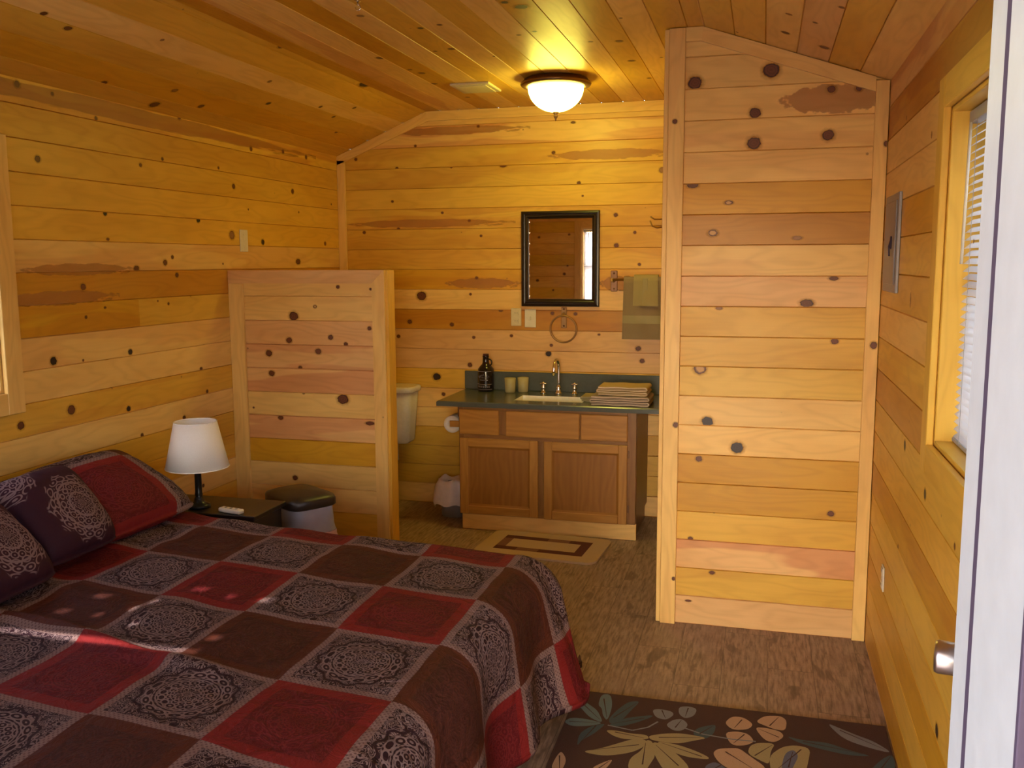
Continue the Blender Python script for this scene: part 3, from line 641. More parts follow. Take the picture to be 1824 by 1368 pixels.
# left wall corner board by the partition is the wall itself; casing of the left window, right window, front window
def casing(name,axis,pos,sgn,h,depth,tint=TL,cw=.085,ct=.02,lip=False):
    """window as a structure thing: casing boards, jambs, sash, pane"""
    a0,a1,z0,z1=h
    root=bpy.data.objects.new(name,None); COL.objects.link(root); root['kind']='structure'
    def B(nm,a,b,c0,c1,d0,d1,mat,tint=tint):
        mb=MB(); lo,hi=sorted((pos+sgn*d0,pos+sgn*d1))
        if axis=='x': mb.box((lo,a,c0),(hi,b,c1),tint+(.1,),0,None,None,.002)
        else: mb.box((a,lo,c0),(b,hi,c1),tint+(.1,),0,None,None,.002)
        part(nm,mb,mat,root); return mb
    B('casing',a0-cw,a0,z0-cw,z1+cw,.0008,ct,PM); B('casing',a1,a1+cw,z0-cw,z1+cw,.0008,ct,PM)
    B('casing',a0,a1,z1,z1+cw,.0008,ct,PM); B('casing',a0,a1,z0-cw,z0,.0008,ct,PM)
    B('jamb',a0-.0005,a0+.014,z0,z1,.0,-depth,PM); B('jamb',a1-.014,a1+.0005,z0,z1,.0,-depth,PM)
    B('jamb',a0+.014,a1-.014,z1-.014,z1,.0,-depth,PM); B('window_sill',a0+.014,a1-.014,z0,z0+.014,.0,-depth,PM)
    fw=.04
    sd0,sd1=-depth+.005,-depth-.03
    for (a,b,c,d) in ((a0,a0+fw,z0,z1),(a1-fw,a1,z0,z1),(a0+fw,a1-fw,z0,z0+fw),(a0+fw,a1-fw,z1-fw,z1),(a0+fw,a1-fw,(z0+z1)/2-.018,(z0+z1)/2+.018)):
        B('sash',a,b,c,d,sd0,sd1,WHITE_P)
    mb=MB()
    q=pos+sgn*(-depth-.012)
    P=[(a0+fw,z0+fw),(a1-fw,z0+fw),(a1-fw,z1-fw),(a0+fw,z1-fw)]
    mb.poly([(q,a,z) if axis=='x' else (a,q,z) for a,z in P]); part('pane',mb,GLASS,root)
    return root
casing('window_1','x',0,1,LW,.10,TL)
casing('window_2','x',W,-1,RW,.10,TY)
casing('window_3','y',YF,1,FWn,.10,TL)
KINKS=[(1.598,.60,1.36),(1.700,.76,.80),(1.700,.90,.92),(1.782,.80,.85),(1.782,1.0,1.02),(1.660,1.33,1.37),(1.864,1.06,1.11),(1.843,1.31,1.36),(1.843,1.20,1.22),(1.740,.98,1.0),(1.680,1.05,1.07)]  # slat sections opened on purpose so sun streaks land on the bed
def blind(axis,pos,sgn,h,label,dd,kinks=(),tilt=68,group=None,raise_=0,wand=True):
    a0,a1,z0,z1=h; a0+=.018; a1-=.018; z1-=.016; z0+=.016+raise_
    c=((pos-sgn*dd),(a0+a1)/2,z0) if axis=='x' else ((a0+a1)/2,pos-sgn*dd,z0)
    root=thing('window_blind',label,'blind',c,group)
    q=pos-sgn*dd
    def P(a,d,z): return (q+sgn*d,a,z) if axis=='x' else (a,q+sgn*d,z)
    def bx(nm,aa,bb,mat,par=root):
        mb=MB(); lo=[min(x,y) for x,y in zip(aa,bb)]; hi=[max(x,y) for x,y in zip(aa,bb)]
        mb.box(lo,hi,bev=.002); return part(nm,mb,mat,par)
    bx('headrail',P(a0,-.014,z1-.032),P(a1,.014,z1),WHITE_P)
    bx('bottom_rail',P(a0,-.012,z0),P(a1,.012,z0+.012),WHITE_P)
    mb=MB(); z=z0+.022; n=0
    while z<z1-.036:
        kk=[(ka,kb) for (kz,ka,kb) in kinks if abs(kz-z)<.01026]
        xs=sorted(set([a0+.003,a1-.003]+[max(a0+.004,min(a1-.004,q)) for k in kk for q in (k[0]-.001,k[0]+.001,k[1]-.001,k[1]+.001)]))
        pts=[]
        for a in xs:
            tl=math.radians(31 if any(k[0]<a<k[1] for k in kk) else tilt)
            cs,sn=math.cos(tl)*.0125,math.sin(tl)*.0125
            for k in range(4):
                f=k/3*2-1; bow=.0016*(1-f*f)
                pts.append(P(a,cs*f,z-sn*f+bow))
        mb.grid(pts,len(xs),4,None,(1,1,1,0),0,True)
        z+=.0205
    part('slats',mb,BLIND,root)
    for f in (.12,.88):
        mb=MB(); a=a0+(a1-a0)*f; mb.tube([P(a,.0145,z0+.01),P(a,.0145,z1-.03)],.0008,5); part('ladder_cord',mb,WHITE_P,root)
    if wand:
        a=a1-.055 if axis=='x' else a0+.06
        mb=MB(); mb.tube([P(a,.02,z1-.035),P(a,.024,z1-.40)],.004,8); part('wand',mb,PLATE,root)
    return root
blind('x',0,1,LW,'white slatted blind in the left wall window above the bed',.055,tilt=55)
blind('x',W,-1,RW,'white slatted blind in the right wall window beside the electrical panel',.055,tilt=38)
blind('y',YF,1,FWn,'white slatted blind in the front wall window, seen reflected in the mirror',.055,kinks=KINKS,tilt=-66)
# ---- door frame and door leaf at the camera
root=bpy.data.objects.new('door_frame',None); COL.objects.link(root); root['kind']='structure'
def pb(nm,a,b,mat,par,bev=.002,**k):
    mb=MB(); mb.box(a,b,bev=bev,**k); return part(nm,mb,mat,par)
pb('jamb',(2.920,.358,0),(2.9395,.4995,2.04),WHITE_P,root)
pb('jamb',(2.0005,.358,0),(2.020,.4995,2.04),WHITE_P,root)
pb('head_jamb',(2.0005,.358,2.04),(2.9395,.4995,2.0595),WHITE_P,root)
pb('door_stop',(2.9143,.3582,0),(2.9205,.4356,2.04),WHITE_P,root,.001)
pb('door_stop',(2.0195,.3582,0),(2.0257,.4356,2.04),WHITE_P,root,.001)
pb('weatherstrip',(2.9146,.4358,0),(2.9203,.4440,2.04),GASKET,root,.0005)
pb('weatherstrip',(2.9138,.3540,0),(2.9300,.3580,2.04),GASKET,root,.0005)
pb('brickmould',(2.918,.320,0),(2.985,.3538,2.09),WHITE_P,root)
pb('brickmould',(1.955,.320,0),(2.022,.3538,2.09),WHITE_P,root)
pb('threshold',(2.027,.362,.0),(2.912,.50,.018),NICKEL,root)
# leaf, hinged on the right jamb, swung in past square
hx,hy,ang=2.945,.512,math.radians(13.2)
root=bpy.data.objects.new('door_1',None); COL.objects.link(root); root['kind']='structure'; root.location=(hx,hy,0); root.rotation_euler=(0,0,-ang)
def lp(nm,mb,mat):
    o=mb.build(nm,mat); o.parent=root; return o
mb=MB(); mb.box((0,.0,.022),(.042,.865,2.03),bev=.002); lp('door_leaf',mb,WHITE_P)
mb=MB(); M=Matrix.Rotation(math.radians(-90),4,'Y'); zk=1.118
mb.lathe([(0,0),(.031,0),(.031,.006),(.012,.008),(.012,.024),(.017,.028),(.0215,.032),(.0225,.066),(.021,.070),(.019,.071),(0,.0705)],(0,.80,zk),28,M=M); lp('door_knob',mb,NICKEL)
mb=MB(); M2=Matrix.Rotation(math.radians(90),4,'Y'); mb.lathe([(0,0),(.031,0),(.031,.006),(.012,.008),(.012,.024),(.022,.032),(.0235,.060),(0,.062)],(.042,.80,zk),28,M=M2); lp('door_knob',mb,NICKEL)
# outside : unseen roof slab, added to keep direct sun out of the doorway
mb=MB(); mb.box((1.78,-3.4,2.30),(4.6,.384,2.36)); struct(mb.build('sun_block_roof',EXTW))
mb=MB(); mb.box((1.2,-2.6,-.14),(4.6,.345,-.02)); struct(mb.build('bounce_block_deck',FLOOR))  # unseen dark deck, added to cut light bouncing up onto the door jamb
from mathutils import noise as mn
def bx(nm,a,b,mat,par,bev=.003,ax=None,M=None,tint=(1,1,1,0)):
    mb=MB(); mb.box(a,b,tint,0,M,ax,bev); return part(nm,mb,mat,par)
# ------------------------------------------------------------------ bed
bed=thing('bed','bed with its head against the left wall, covered by the patchwork comforter','bed',(1.05,2.45,0))
def skbox(nm,x0,x1,dy0,dy1,z0,z1,mat,par,bev=.03):
    mb=MB(); M=Matrix(((1,0,0,0),(-.14,1,0,3.40),(0,0,1,0),(0,0,0,1)))
    mb.box((x0,dy0,z0),(x1,dy1,z1),(1,1,1,0),0,M,0,bev); return part(nm,mb,mat,par)
skbox('mattress',.03,1.96,-1.86,-.02,.30,.565,MATTR,bed,.05)
skbox('box_spring',.03,1.94,-1.84,-.03,.15,.30,BLACKW,bed,.02)
for x in (.12,1.80):
    for dy in (-1.78,-.12): skbox('leg',x,x+.06,dy,dy+.06,0,.15,FRAMEW,bed,.005)
xE=1.975; ZT=.597
def yF(x): return 3.40-.14*x
def prof(d,r,lean):
    if d<=0: return 0.0,0.0
    if d<r*1.5708: return r*math.sin(d/r),r*(1-math.cos(d/r))
    e=d-r*1.5708; return r+e*lean, r+e*(1-lean*lean*.5)
def comf(s,t):
    """s beyond far edge (+y), t beyond the foot (+x), near edge at s=-1.80"""
    sn=-1.82-s
    x=xE+min(t,0); y=yF(x)+min(s,0) if sn<0 else yF(x)-1.82
    z=ZT
    fx=xE+t; fs=s
    # wrinkles on the top
    w=mn.noise(Vector((fx*2.2,fs*3.2,1.3)))*.013+mn.noise(Vector((fx*6,fs*9,4.1)))*.006
    w+=.010*math.cos(fx/.331*math.pi*2-1.2)*.2
    # the long ridge that catches the sun
    yy=yF(min(fx,xE))+fs; yr=2.192-.207*(fx-.621)+.012*math.sin(fx*9)
    e=(yy-yr)/.030
    w+=.026*math.exp(-e*e)*max(0,1-((fx-.75)/.85)**4)
    yr2=2.40-.25*(fx-.75); e=(yy-yr2)/.05; w+=.010*math.exp(-e*e)*max(0,1-((fx-.75)/.5)**2)
    head=max(0,1-max(fx-.35,0)/.6); w+=mn.noise(Vector((fx*7,fs*7,9.)))*.016*head
    if t<=0 and s<=0 and sn<=0: return Vector((x,y,z+w))
    if sn>0: s2=sn; sg=-1
    else: s2=max(s,0); sg=1
    tt=max(t,0)
    d=min(math.hypot(s2,tt),.60); ph=math.atan2(tt,s2)
    r=.12*math.sin(ph)+.075*math.cos(ph)+.03*math.sin(2*ph)
    o,dn=prof(d,r,.06+.22*math.sin(2*ph)**2)
    fl=0.0
    if tt>0 and sg>0: fl=.14*math.exp(-((s+.06)/.17)**2)*min(1,tt/.58)**1.4
    if tt>0: # folds of the foot drape
        fl+=min(1,tt/.5)**1.5*(.035*math.sin(s*13.0+.6)+.02*mn.noise(Vector((s*4,tt*2,7))))
    mx=ZT-.115
    if sg>0 and tt>0 and s2>0: mx=ZT-.15
    if dn>mx: o+=(dn-mx)*.06; dn=mx+(dn-mx)*.05
    px=x+math.sin(ph)*o+(fl if tt>0 else 0); py=y+sg*math.cos(ph)*o
    k=math.exp(-d/.12)
    return Vector((px,py,z-dn+w*k))
NS,NTT=190,170
ss=[ -1.82-.50+ (1.82+.50+.56)*i/(NS-1) for i in range(NS)]
ts=[-(xE-.07)+ (xE-.07+.585)*j/(NTT-1) for j in range(NTT)]
mb=MB(); pts=[]
for s in ss:
    for t in ts: pts.append(comf(s,t))
mb.grid(pts,NS,NTT,lambda a,b:((xE+ts[b]-.655)/.331,(-.113-ss[a])/.343),(1,1,1,0),0,True,flip=True)
comforter=tag(mb.build('comforter',QUILT),'dark red and maroon medallion patchwork comforter draped over the bed','comforter')
sd=comforter.modifiers.new('thick','SOLIDIFY'); sd.thickness=.022; sd.offset=-1
def pillow(name,label,c,e1,e2,n_hint,hu,hv,th,mat,uvf,flange=0.0,cat='pillow',sag=0.0,rnd=.11):
    c=Vector(c); e1=Vector(e1).normalized(); e2=Vector(e2); e2=(e2-e1*e2.dot(e1)).normalized(); n=e1.cross(e2)
    if n.dot(Vector(n_hint))<0: n=-n
    mb=MB(); N=44
    for side in (1,-1):
        pts=[]
        for i in range(N):
            for j in range(N):
                u=math.sin((i/(N-1)*2-1)*math.pi/2); v=math.sin((j/(N-1)*2-1)*math.pi/2)
                a,b=(abs(u),abs(v))
                ff=1-flange
                au,bv=min(a/ff,1),min(b/ff,1)
                h=(max(0,1-au**2.6)*max(0,1-bv**2.6))**.42
                pin=1-.10*(a**2)*(1-b**2)*0-.06*(1-b**2*0)*0
                pu=u*(1-.07*(1-b*b)*0)*(1-.055*(1-(1-a)**0)*0); 
                # pulled-in edges, pointed corners
                pu=u*hu*(1-.06*(1-b**2)*a**3); pv=v*hv*(1-.06*(1-a**2)*b**3)
                wr=mn.noise(Vector((u*2.3+c.x*5,v*2.3,c.y*3)))*.10+mn.noise(Vector((u*6,v*6,c.y*7)))*.035
                P=c+e1*pu+e2*pv+n*side*(th*h*(1+wr)+.004)
                q_=(a*b)**3.2; P=c+(P-c)-(e1*(1 if u>0 else -1)*hu+e2*(1 if v>0 else -1)*hv)*rnd*q_
                P.z-=sag*a**4
                pts.append(P)
        mb.grid(pts,N,N,lambda a,b:uvf(a/(N-1)*2-1,b/(N-1)*2-1),(1,1,1,0),0,True,flip=(side*n.dot(e1.cross(e2))<0))
    return tag(mb.build(name,mat,loc=c),label,cat,None)
sn_=lambda q:math.sin(q*math.pi/2)
pillow('pillow_sham','long pillow in a red panelled sham leaning on the left wall, nearest the lamp',(.312,3.065,.738),(.04,1,0),(.42,0,-.22),(.3,0,1),.325,.245,.09,QUILT,lambda a,b:(1.60+sn_(a)*.76,1.30+sn_(b)*.68),.06)
pillow('cushion','square maroon medallion cushion standing in front of the red sham',(.410,2.68,.768),(0,1,0),(.24,0,-.28),(.7,-.3,.5),.19,.19,.085,CUSH,lambda a,b:(.5+.5*sn_(a),.5-.5*sn_(b)),.05,'cushion')
pillow('cushion','maroon medallion cushion lowest and leftmost on the bed, partly out of view',(.46,2.285,.755),(-.04,1,0),(.28,0,-.26),(.3,-.2,1),.20,.20,.085,CUSH,lambda a,b:(.50+.5*sn_(a),.48-.5*sn_(b)),.05,'cushion')
# ------------------------------------------------------------------ nightstand, lamp, remote, bin
ns=thing('nightstand','low black nightstand between the bed and the half wall','nightstand',(.37,3.645,0))
bx('top',(.05,3.515,.528),(.70,3.800,.55),BLACKW,ns)
bx('side_panel',(.665,3.53,.0),(.685,3.78,.528),BLACKW,ns); bx('side_panel',(.065,3.53,.0),(.085,3.78,.528),BLACKW,ns)
bx('back_panel',(.085,3.765,.04),(.665,3.78,.528),BLACKW,ns); bx('shelf',(.085,3.54,.16),(.665,3.765,.178),BLACKW,ns)
d=bx('drawer',(.09,3.520,.37),(.66,3.535,.52),BLACKW,ns); mb=MB(); mb.lathe([(0,0),(.012,.003),(.014,.012),(0,.02)],(.375,3.519,.445),14,M=Matrix.Rotation(math.radians(90),4,'X')); part('knob',mb,NICKEL,d)
lx,ly=.372,3.60
lamp=thing('table_lamp','small table lamp with white tapered shade and black turned stem on the nightstand','lamp',(lx,ly,.5505))
mb=MB(); mb.lathe([(0,0),(.050,0),(.050,.012),(.040,.018),(.024,.028),(.020,.045)],(lx,ly,.5505),28); part('base',mb,DARKIRON,lamp)
mb=MB(); mb.lathe([(.020,.045),(.015,.05),(.018,.06),(.0155,.07),(.015,.16),(.019,.168),(.015,.176),(.010,.19),(.010,.24),(0,.24)],(lx,ly,.5505),28); part('stem',mb,DARKIRON,lamp)
mb=MB(); mb.lathe([(.137,.738),(.139,.738),(.0935,.945),(.0915,.945),(.137,.738)],(lx,ly,0),48); sh=part('lamp_shade',mb,SHADE,lamp)
for z,r in ((.738,.1385),(.945,.093)):
    mb=MB(); mb.tube([(lx+r*math.cos(a*math.pi/24),ly+r*math.sin(a*math.pi/24),z) for a in range(48)],.0022,8,closed=True); part('shade_trim',mb,SHADE,sh)
mb=MB(); mb.tube([(lx-.0925,ly,.925),(lx+.0925,ly,.925)],.0015,6); part('harp',mb,NICKEL,sh); mb=MB(); mb.tube([(lx,ly,.78),(lx,ly,.93)],.004,8); mb.lathe([(0,0),(.018,.02),(.027,.05),(.02,.08),(0,.09)],(lx,ly,.80),16); part('bulb_holder',mb,PLATE,lamp)
rc=thing('remote_control','small white remote lying on the near edge of the nightstand','remote control',(.575,3.53,.5505))
M=Matrix.Translation((.565,3.552,.5505))@Matrix.Rotation(math.radians(-12),4,'Z')
mb=MB(); mb.box((-.062,-.019,0),(.062,.019,.020),M=M,bev=.005); part('case',mb,PLATE,rc)
for x in (-.03,0,.03):
    mb=MB(); mb.box((x-.005,-.006,.0198),(x+.005,.006,.0225),M=M,bev=.001); part('button',mb,GREYMET,rc)
tc=Vector((.672,3.985,0)); TA=math.atan2(.20,.13)
M=Matrix.Translation(tc)@Matrix.Rotation(TA,4,'Z')   # local x -> (.13,.2), local y -> (-.27,.17)
tr=thing('trash_can','black lidded trash can with bags folded over its rim, in front of the half wall','trash can',tuple(tc))
def ring_loft(mb,levels,M,n=40,cap_top=True,cap_bot=True,p=5,wob=None):
    pts=[]
    for li,(hx_,hy_,z) in enumerate(levels):
        for k in range(n):
            a=2*math.pi*k/n; c,s=math.cos(a),math.sin(a)
            q=(abs(c)**p+abs(s)**p)**(-1/p)
            w=wob(li,k) if wob else 0
            pts.append(M@Vector((hx_*c*q*(1+w),hy_*s*q*(1+w),z)))
    i0=len(mb.v); mb.grid(pts,len(levels),n,None,(1,1,1,0),0,True,closev=True,flip=True)
    if cap_bot: mb.f.append([i0+k for k in range(n)][::-1])
    if cap_top: mb.f.append([i0+(len(levels)-1)*n+k for k in range(n)])
    for _ in range(cap_bot+cap_top): mb.uv.append([(0,0)]*n); mb.t.append((1,1,1,0)); mb.m.append(0); mb.sm.append(False)
mb=MB(); ring_loft(mb,[(.090,.125,0),(.092,.127,.01),(.112,.150,.48),(.112,.150,.495)],M); part('body',mb,BLACKP,tr)
mb=MB(); ring_loft(mb,[(.124,.164,.495),(.127,.168,.50),(.127,.168,.530),(.121,.162,.541),(.085,.120,.556),(.0,.0,.563)],M,cap_top=False); part('lid',mb,BLACKP,tr)
bg=thing('bin_liner','grey clear liner turned down over the lidded trash can','bag',(tc.x,tc.y,.36))
mb=MB(); wob=lambda l,k:(.02*math.sin(k*1.7+l)+.012*math.sin(k*3.1+2*l))*(l>0)
ring_loft(mb,[(.114,.153,.494),(.119,.158,.46),(.120,.160,.42),(.122,.163,.385),(.126,.166,.372)][::-1],M,cap_top=False,cap_bot=False,wob=lambda l,k:wob(4-l,k)); part('liner',mb,BAGG,bg); 
mb=MB(); ring_loft(mb,[(.130,.172,.335),(.128,.169,.355),(.127,.167,.372)],M,cap_top=False,cap_bot=False,wob=lambda l,k:wob(2-l,k+1)+.01); ob_=part('pink_edge',mb,BAGP,bg); ob_['label']='pink lower edge of the liner'
# ------------------------------------------------------------------ vanity
van=thing('vanity_cabinet','honey oak bathroom vanity with three drawer fronts and two panel doors','cabinet',(1.579,5.62,0))
x0,x1,yc=1.033,2.125,5.371
bx('carcass',(x0+.001,yc+.004,.098),(x1-.002,5.914,.640),OAK,van,.002,2)
bx('side_panel',(x0,yc+.004,.098),(x0+.016,5.914,.772),OAK,van,.001,2)
bx('side_panel',(x1-.016,yc+.006,.098),(x1+.002,5.913,.772),OAKD,van,.001,2)  # shade on the right side is put into this darker oak
bx('toe_board',(x0+.012,yc-.004,0),(x1+.004,yc+.018,.0975),PINE,van,.002,0,None,TL+(0,))
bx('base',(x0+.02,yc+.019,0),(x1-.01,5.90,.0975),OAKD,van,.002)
def stile(a,b,ax): return bx('face_frame',a,b,OAKM,van,.0015,ax)
ff0,ff1=yc-.014,yc+.0035
stile((x0,ff0,.098),(x0+.028,ff1,.772),2); stile((x1-.052,ff0,.098),(x1,ff1,.772),2)
stile((x0+.0285,ff0,.752),(x1-.0525,ff1,.772),0); stile((x0+.0285,ff0,.575),(x1-.0525,ff1,.605),0); stile((x0+.0285,ff0,.098),(x1-.0525,ff1,.118),0)
stile((1.285,ff0,.6055),(1.342,ff1,.7515),2); stile((1.782,ff0,.6055),(1.805,ff1,.7515),2); stile((1.525,ff0,.1185),(1.585,ff1,.5745),2)
def slabfront(nm,a0,a1,z0,z1):
    mb=MB(); y0=ff0-.019; mb.box((a0,y0,z0),(a1,ff0-.0006,z1),ax=0,bev=.0045); return part(nm,mb,OAK,van)
slabfront('drawer',1.040,1.292,.604,.758); slabfront('drawer',1.335,1.790,.600,.758); slabfront('drawer',1.797,2.076,.598,.756)
def door(a0,a1,z0,z1):
    y0=ff0-.0195; y1=ff0-.0006; w=.052
    mb=MB()
    mb.box((a0,y0,z0),(a0+w,y1,z1),ax=2,bev=.003); mb.box((a1-w,y0,z0),(a1,y1,z1),ax=2,bev=.003)
    mb.box((a0+w,y0,z1-w),(a1-w,y1,z1),ax=0,bev=.003); mb.box((a0+w,y0,z0),(a1-w,y1,z0+w),ax=0,bev=.003)
    d=part('cabinet_door',mb,OAK,van)
    mb=MB(); 
    i=.012; A_=[(a0+w-.002,z0+w-.002),(a1-w+.002,z0+w-.002),(a1-w+.002,z1-w+.002),(a0+w-.002,z1-w+.002)]
    B_=[(a0+w+i,z0+w+i),(a1-w-i,z0+w+i),(a1-w-i,z1-w-i),(a0+w+i,z1-w-i)]
    for k in range(4):
        p,q=A_[k],A_[(k+1)%4]; r_,s_=B_[(k+1)%4],B_[k]
        mb.poly([(p[0],y0+.003,p[1]),(q[0],y0+.003,q[1]),(r_[0],y0+.011,r_[1]),(s_[0],y0+.011,s_[1])],[(0,0),(.3,0),(.3,.02),(0,.02)])
    mb.poly([(p[0],y0+.011,p[1]) for p in B_],[(p[1],p[0]) for p in B_]); part('panel',mb,OAKP,d)
    return d
d1=door(1.042,1.536,.104,.580); d2=door(1.572,2.076,.100,.578)
for z in (.17,.50):
    bx('hinge',(x1-.049,ff0-.006,z),(x1-.040,ff0-.0005,z+.045),BRONZE,d2,.001); bx('hinge',(x0+.002,ff0-.006,z),(x0+.008,ff0-.0005,z+.045),BRONZE,d1,.001)
# worktop
ct=thing('countertop','slate grey vanity countertop with backsplash and cut-out for the sink','countertop',(1.58,5.62,.773))
cx0,cx1,cy0,cz0,cz1=.897,2.262,5.328,.7735,.805
sx0,sx1,sy0,sy1=1.352,1.782,5.462,5.688
def smooth_frame():
    mb=MB(); z0,z1=cz0,cz1; c=.006
    X=[cx0,sx0,sx1,cx1]; Y=[cy0,sy0,sy1,D-.001]
    for i in range(3):
        for j in range(3):
            if i==1 and j==1: continue
            a,b,cc,dd=X[i],X[i+1],Y[j],Y[j+1]
            if j==0: cc+=c
            if i==0: a+=c
            if i==2: b-=c
            mb.poly([(a,cc,z1),(b,cc,z1),(b,dd,z1),(a,dd,z1)]); mb.poly([(X[i],Y[j],z0),(X[i],Y[j+1],z0),(X[i+1],Y[j+1],z0),(X[i+1],Y[j],z0)])
    mb.poly([(cx0,cy0,z0),(cx1,cy0,z0),(cx1,cy0,z1-c),(cx0,cy0,z1-c)]); mb.poly([(cx0,cy0,z1-c),(cx1,cy0,z1-c),(cx1-c,cy0+c,z1),(cx0+c,cy0+c,z1)])
    mb.poly([(cx0,D-.001,z0),(cx0,cy0,z0),(cx0,cy0,z1-c),(cx0,D-.001,z1-c)]); mb.poly([(cx0,D-.001,z1-c),(cx0,cy0,z1-c),(cx0+c,cy0+c,z1),(cx0+c,D-.001,z1)])
    mb.poly([(cx1,cy0,z0),(cx1,D-.001,z0),(cx1,D-.001,z1-c),(cx1,cy0,z1-c)]); mb.poly([(cx1,cy0,z1-c),(cx1,D-.001,z1-c),(cx1-c,D-.001,z1),(cx1-c,cy0+c,z1)])
    mb.poly([(sx0,sy0,z1),(sx1,sy0,z1),(sx1,sy0,z0),(sx0,sy0,z0)][::-1]); mb.poly([(sx0,sy1,z1),(sx1,sy1,z1),(sx1,sy1,z0),(sx0,sy1,z0)])
    mb.poly([(sx0,sy0,z1),(sx0,sy1,z1),(sx0,sy1,z0),(sx0,sy0,z0)]); mb.poly([(sx1,sy0,z1),(sx1,sy1,z1),(sx1,sy1,z0),(sx1,sy0,z0)][::-1])
    return mb
part('slab',smooth_frame(),SLATE,ct)
bx('backsplash',(cx0+.001,D-.0215,cz1+.0003),(2.235,D-.001,.928),SLATE,ct,.003)
sk=thing('sink','rectangular cream undermount sink set in the vanity top','sink',(1.567,5.575,.64))
mb=MB(); g=.003
lv=[(sx0+.0008,sx1-.0008,sy0+.0008,sy1-.0008,.8045),(sx0+.004,sx1-.004,sy0+.004,sy1-.004,.765),(sx0+.014,sx1-.014,sy0+.012,sy1-.012,.67),(sx0+.04,sx1-.04,sy0+.035,sy1-.035,.652)]
def rr(a,b,c,d,r,z,n=6):
    P=[]
    for (cx,cy,a0) in ((b-r,d-r,0),(a+r,d-r,90),(a+r,c+r,180),(b-r,c+r,270)):
        for k in range(n+1):
            t=math.radians(a0+90*k/n); P.append((cx+r*math.cos(t),cy+r*math.sin(t),z))
    return P
L=[rr(a,b,c,d,.003 if i==0 else (.012 if i<3 else .03),z) for i,(a,b,c,d,z) in enumerate(lv)]
n_=len(L[0]); mb.grid(sum(L,[]),len(L),n_,None,(1,1,1,0),0,True,closev=True); mb.poly(L[-1],[(0,0)]*n_); part('basin',mb,SINK,sk)
mb=MB(); mb.lathe([(0,.0),(.020,.0),(.022,.003),(.0,.004)],(1.567,5.575,.6525),20); part('drain',mb,CHROME,sk)
fc=thing('faucet','chrome gooseneck faucet behind the sink','faucet',(1.563,5.80,.8055))
fy=5.805
mb=MB(); mb.lathe([(0,0),(.026,0),(.026,.006),(.020,.014),(.015,.035),(.018,.044),(.011,.052),(.010,.06)],(1.563,fy,.8055),24); part('base',mb,CHROME,fc)
pa=[(1.563,fy,.86+i*.02) for i in range(7)]
for k in range(1,13):
    a=math.pi*k/12; pa.append((1.563-.004*k/12*2,fy-.052+.052*math.cos(a),.98+.052*math.sin(a)))
pa+=[(1.554,fy-.105,.965),(1.553,fy-.106,.935)]
mb=MB(); mb.tube(pa,[.0095]*(len(pa)-2)+[.0105,.0115],14); part('spout',mb,CHROME,fc)
for hx_ in (1.462,1.668):
    mb=MB(); mb.lathe([(0,0),(.022,0),(.022,.005),(.014,.014),(.012,.030),(.016,.038),(.010,.05),(.009,.062),(.012,.068),(0,.076)],(hx_,fy,.8055),20)
    hd=part('valve',mb,CHROME,fc)
    s_=-1 if hx_<1.5 else 1
    mb=MB(); mb.tube([(hx_-.022*1,fy+.004,.868),(hx_+.0,fy,.870),(hx_+.022,fy-.004,.868)],[.006,.004,.006],8); mb.tube([(hx_,fy-.022,.868),(hx_,fy+.022,.868)],[.006,.006],8); part('handle',mb,CHROME,hd)
# jug and cups
jg=thing('jug','small black glazed jug with ring handle at the left end of the vanity top','jug',(1.075,5.835,.8055))
jx,jy,jz=1.068,5.825,.8055
mb=MB(); mb.lathe([(0,0),(.048,0),(.054,.006),(.055,.03),(.0545,.128),(.052,.146),(.040,.164),(.026,.178),(.0215,.190),(.0205,.224),(.022,.229),(.021,.234)],(jx,jy,jz),36); part('body',mb,JUGM,jg)
mb=MB(); mb.lathe([(.0,.234),(.0195,.234),(.0195,.246),(0,.247)],(jx,jy,jz),20); part('stopper',mb,REDC,jg)
mb=MB(); mb.tube([(jx+.019+.0+.022*math.sin(a),jy,jz+.190-.022*math.cos(a)) for a in [math.pi*k/12 for k in range(0,13)]],.0045,8); part('handle',mb,JUGM,jg)
mb=MB()   # faded printed label on the glaze: arcs of lettering, a banner and a footer line
def onjug(a,z,r=.0552): a=math.radians(a); return (jx+r*math.sin(a),jy-r*math.cos(a),jz+z)
def stroke(p,w=.0011): mb.tube([onjug(a,z) for a,z in p],w,5)
stroke([(a,.134) for a in range(-55,56,10)],.0016)
for i in range(7): a=-36+i*12; z=.112-abs(a)*.0003; stroke([(a-3,z-.005),(a,z+.006),(a+3,z-.005)],.0009)
for i in range(6): a=-30+i*12; z=.092+.004*math.cos(math.radians(a*2)); stroke([(a-3,z+.004),(a-3,z-.004),(a+3,z-.004)],.0009)
stroke([(a,.078) for a in range(-30,31,10)],.0012); stroke([(a,.050) for a in range(-60,61,10)],.0012); stroke([(a,.016) for a in range(-60,61,10)],.0012)
for i in range(7): a=-40+i*13; stroke([(a-3,.040),(a-3,.028),(a+2,.028),(a+2,.040)],.0009)
part('printed_label',mb,JUGL,jg)
for i,(cx,cy,lab) in enumerate(((1.243,5.79,'tan stoneware cup beside the black jug'),(1.318,5.835,'tan stoneware cup nearer the faucet, set further back'))):
    mb=MB(); mb.lathe([(0,0),(.029,0),(.033,.006),(.037,.095),(.0345,.096),(.031,.012),(0,.010)],(cx,cy,.8055),32); tag(mb.build('cup',CUPM,loc=(cx,cy,.8055)),lab,'cup','cups on the vanity top')
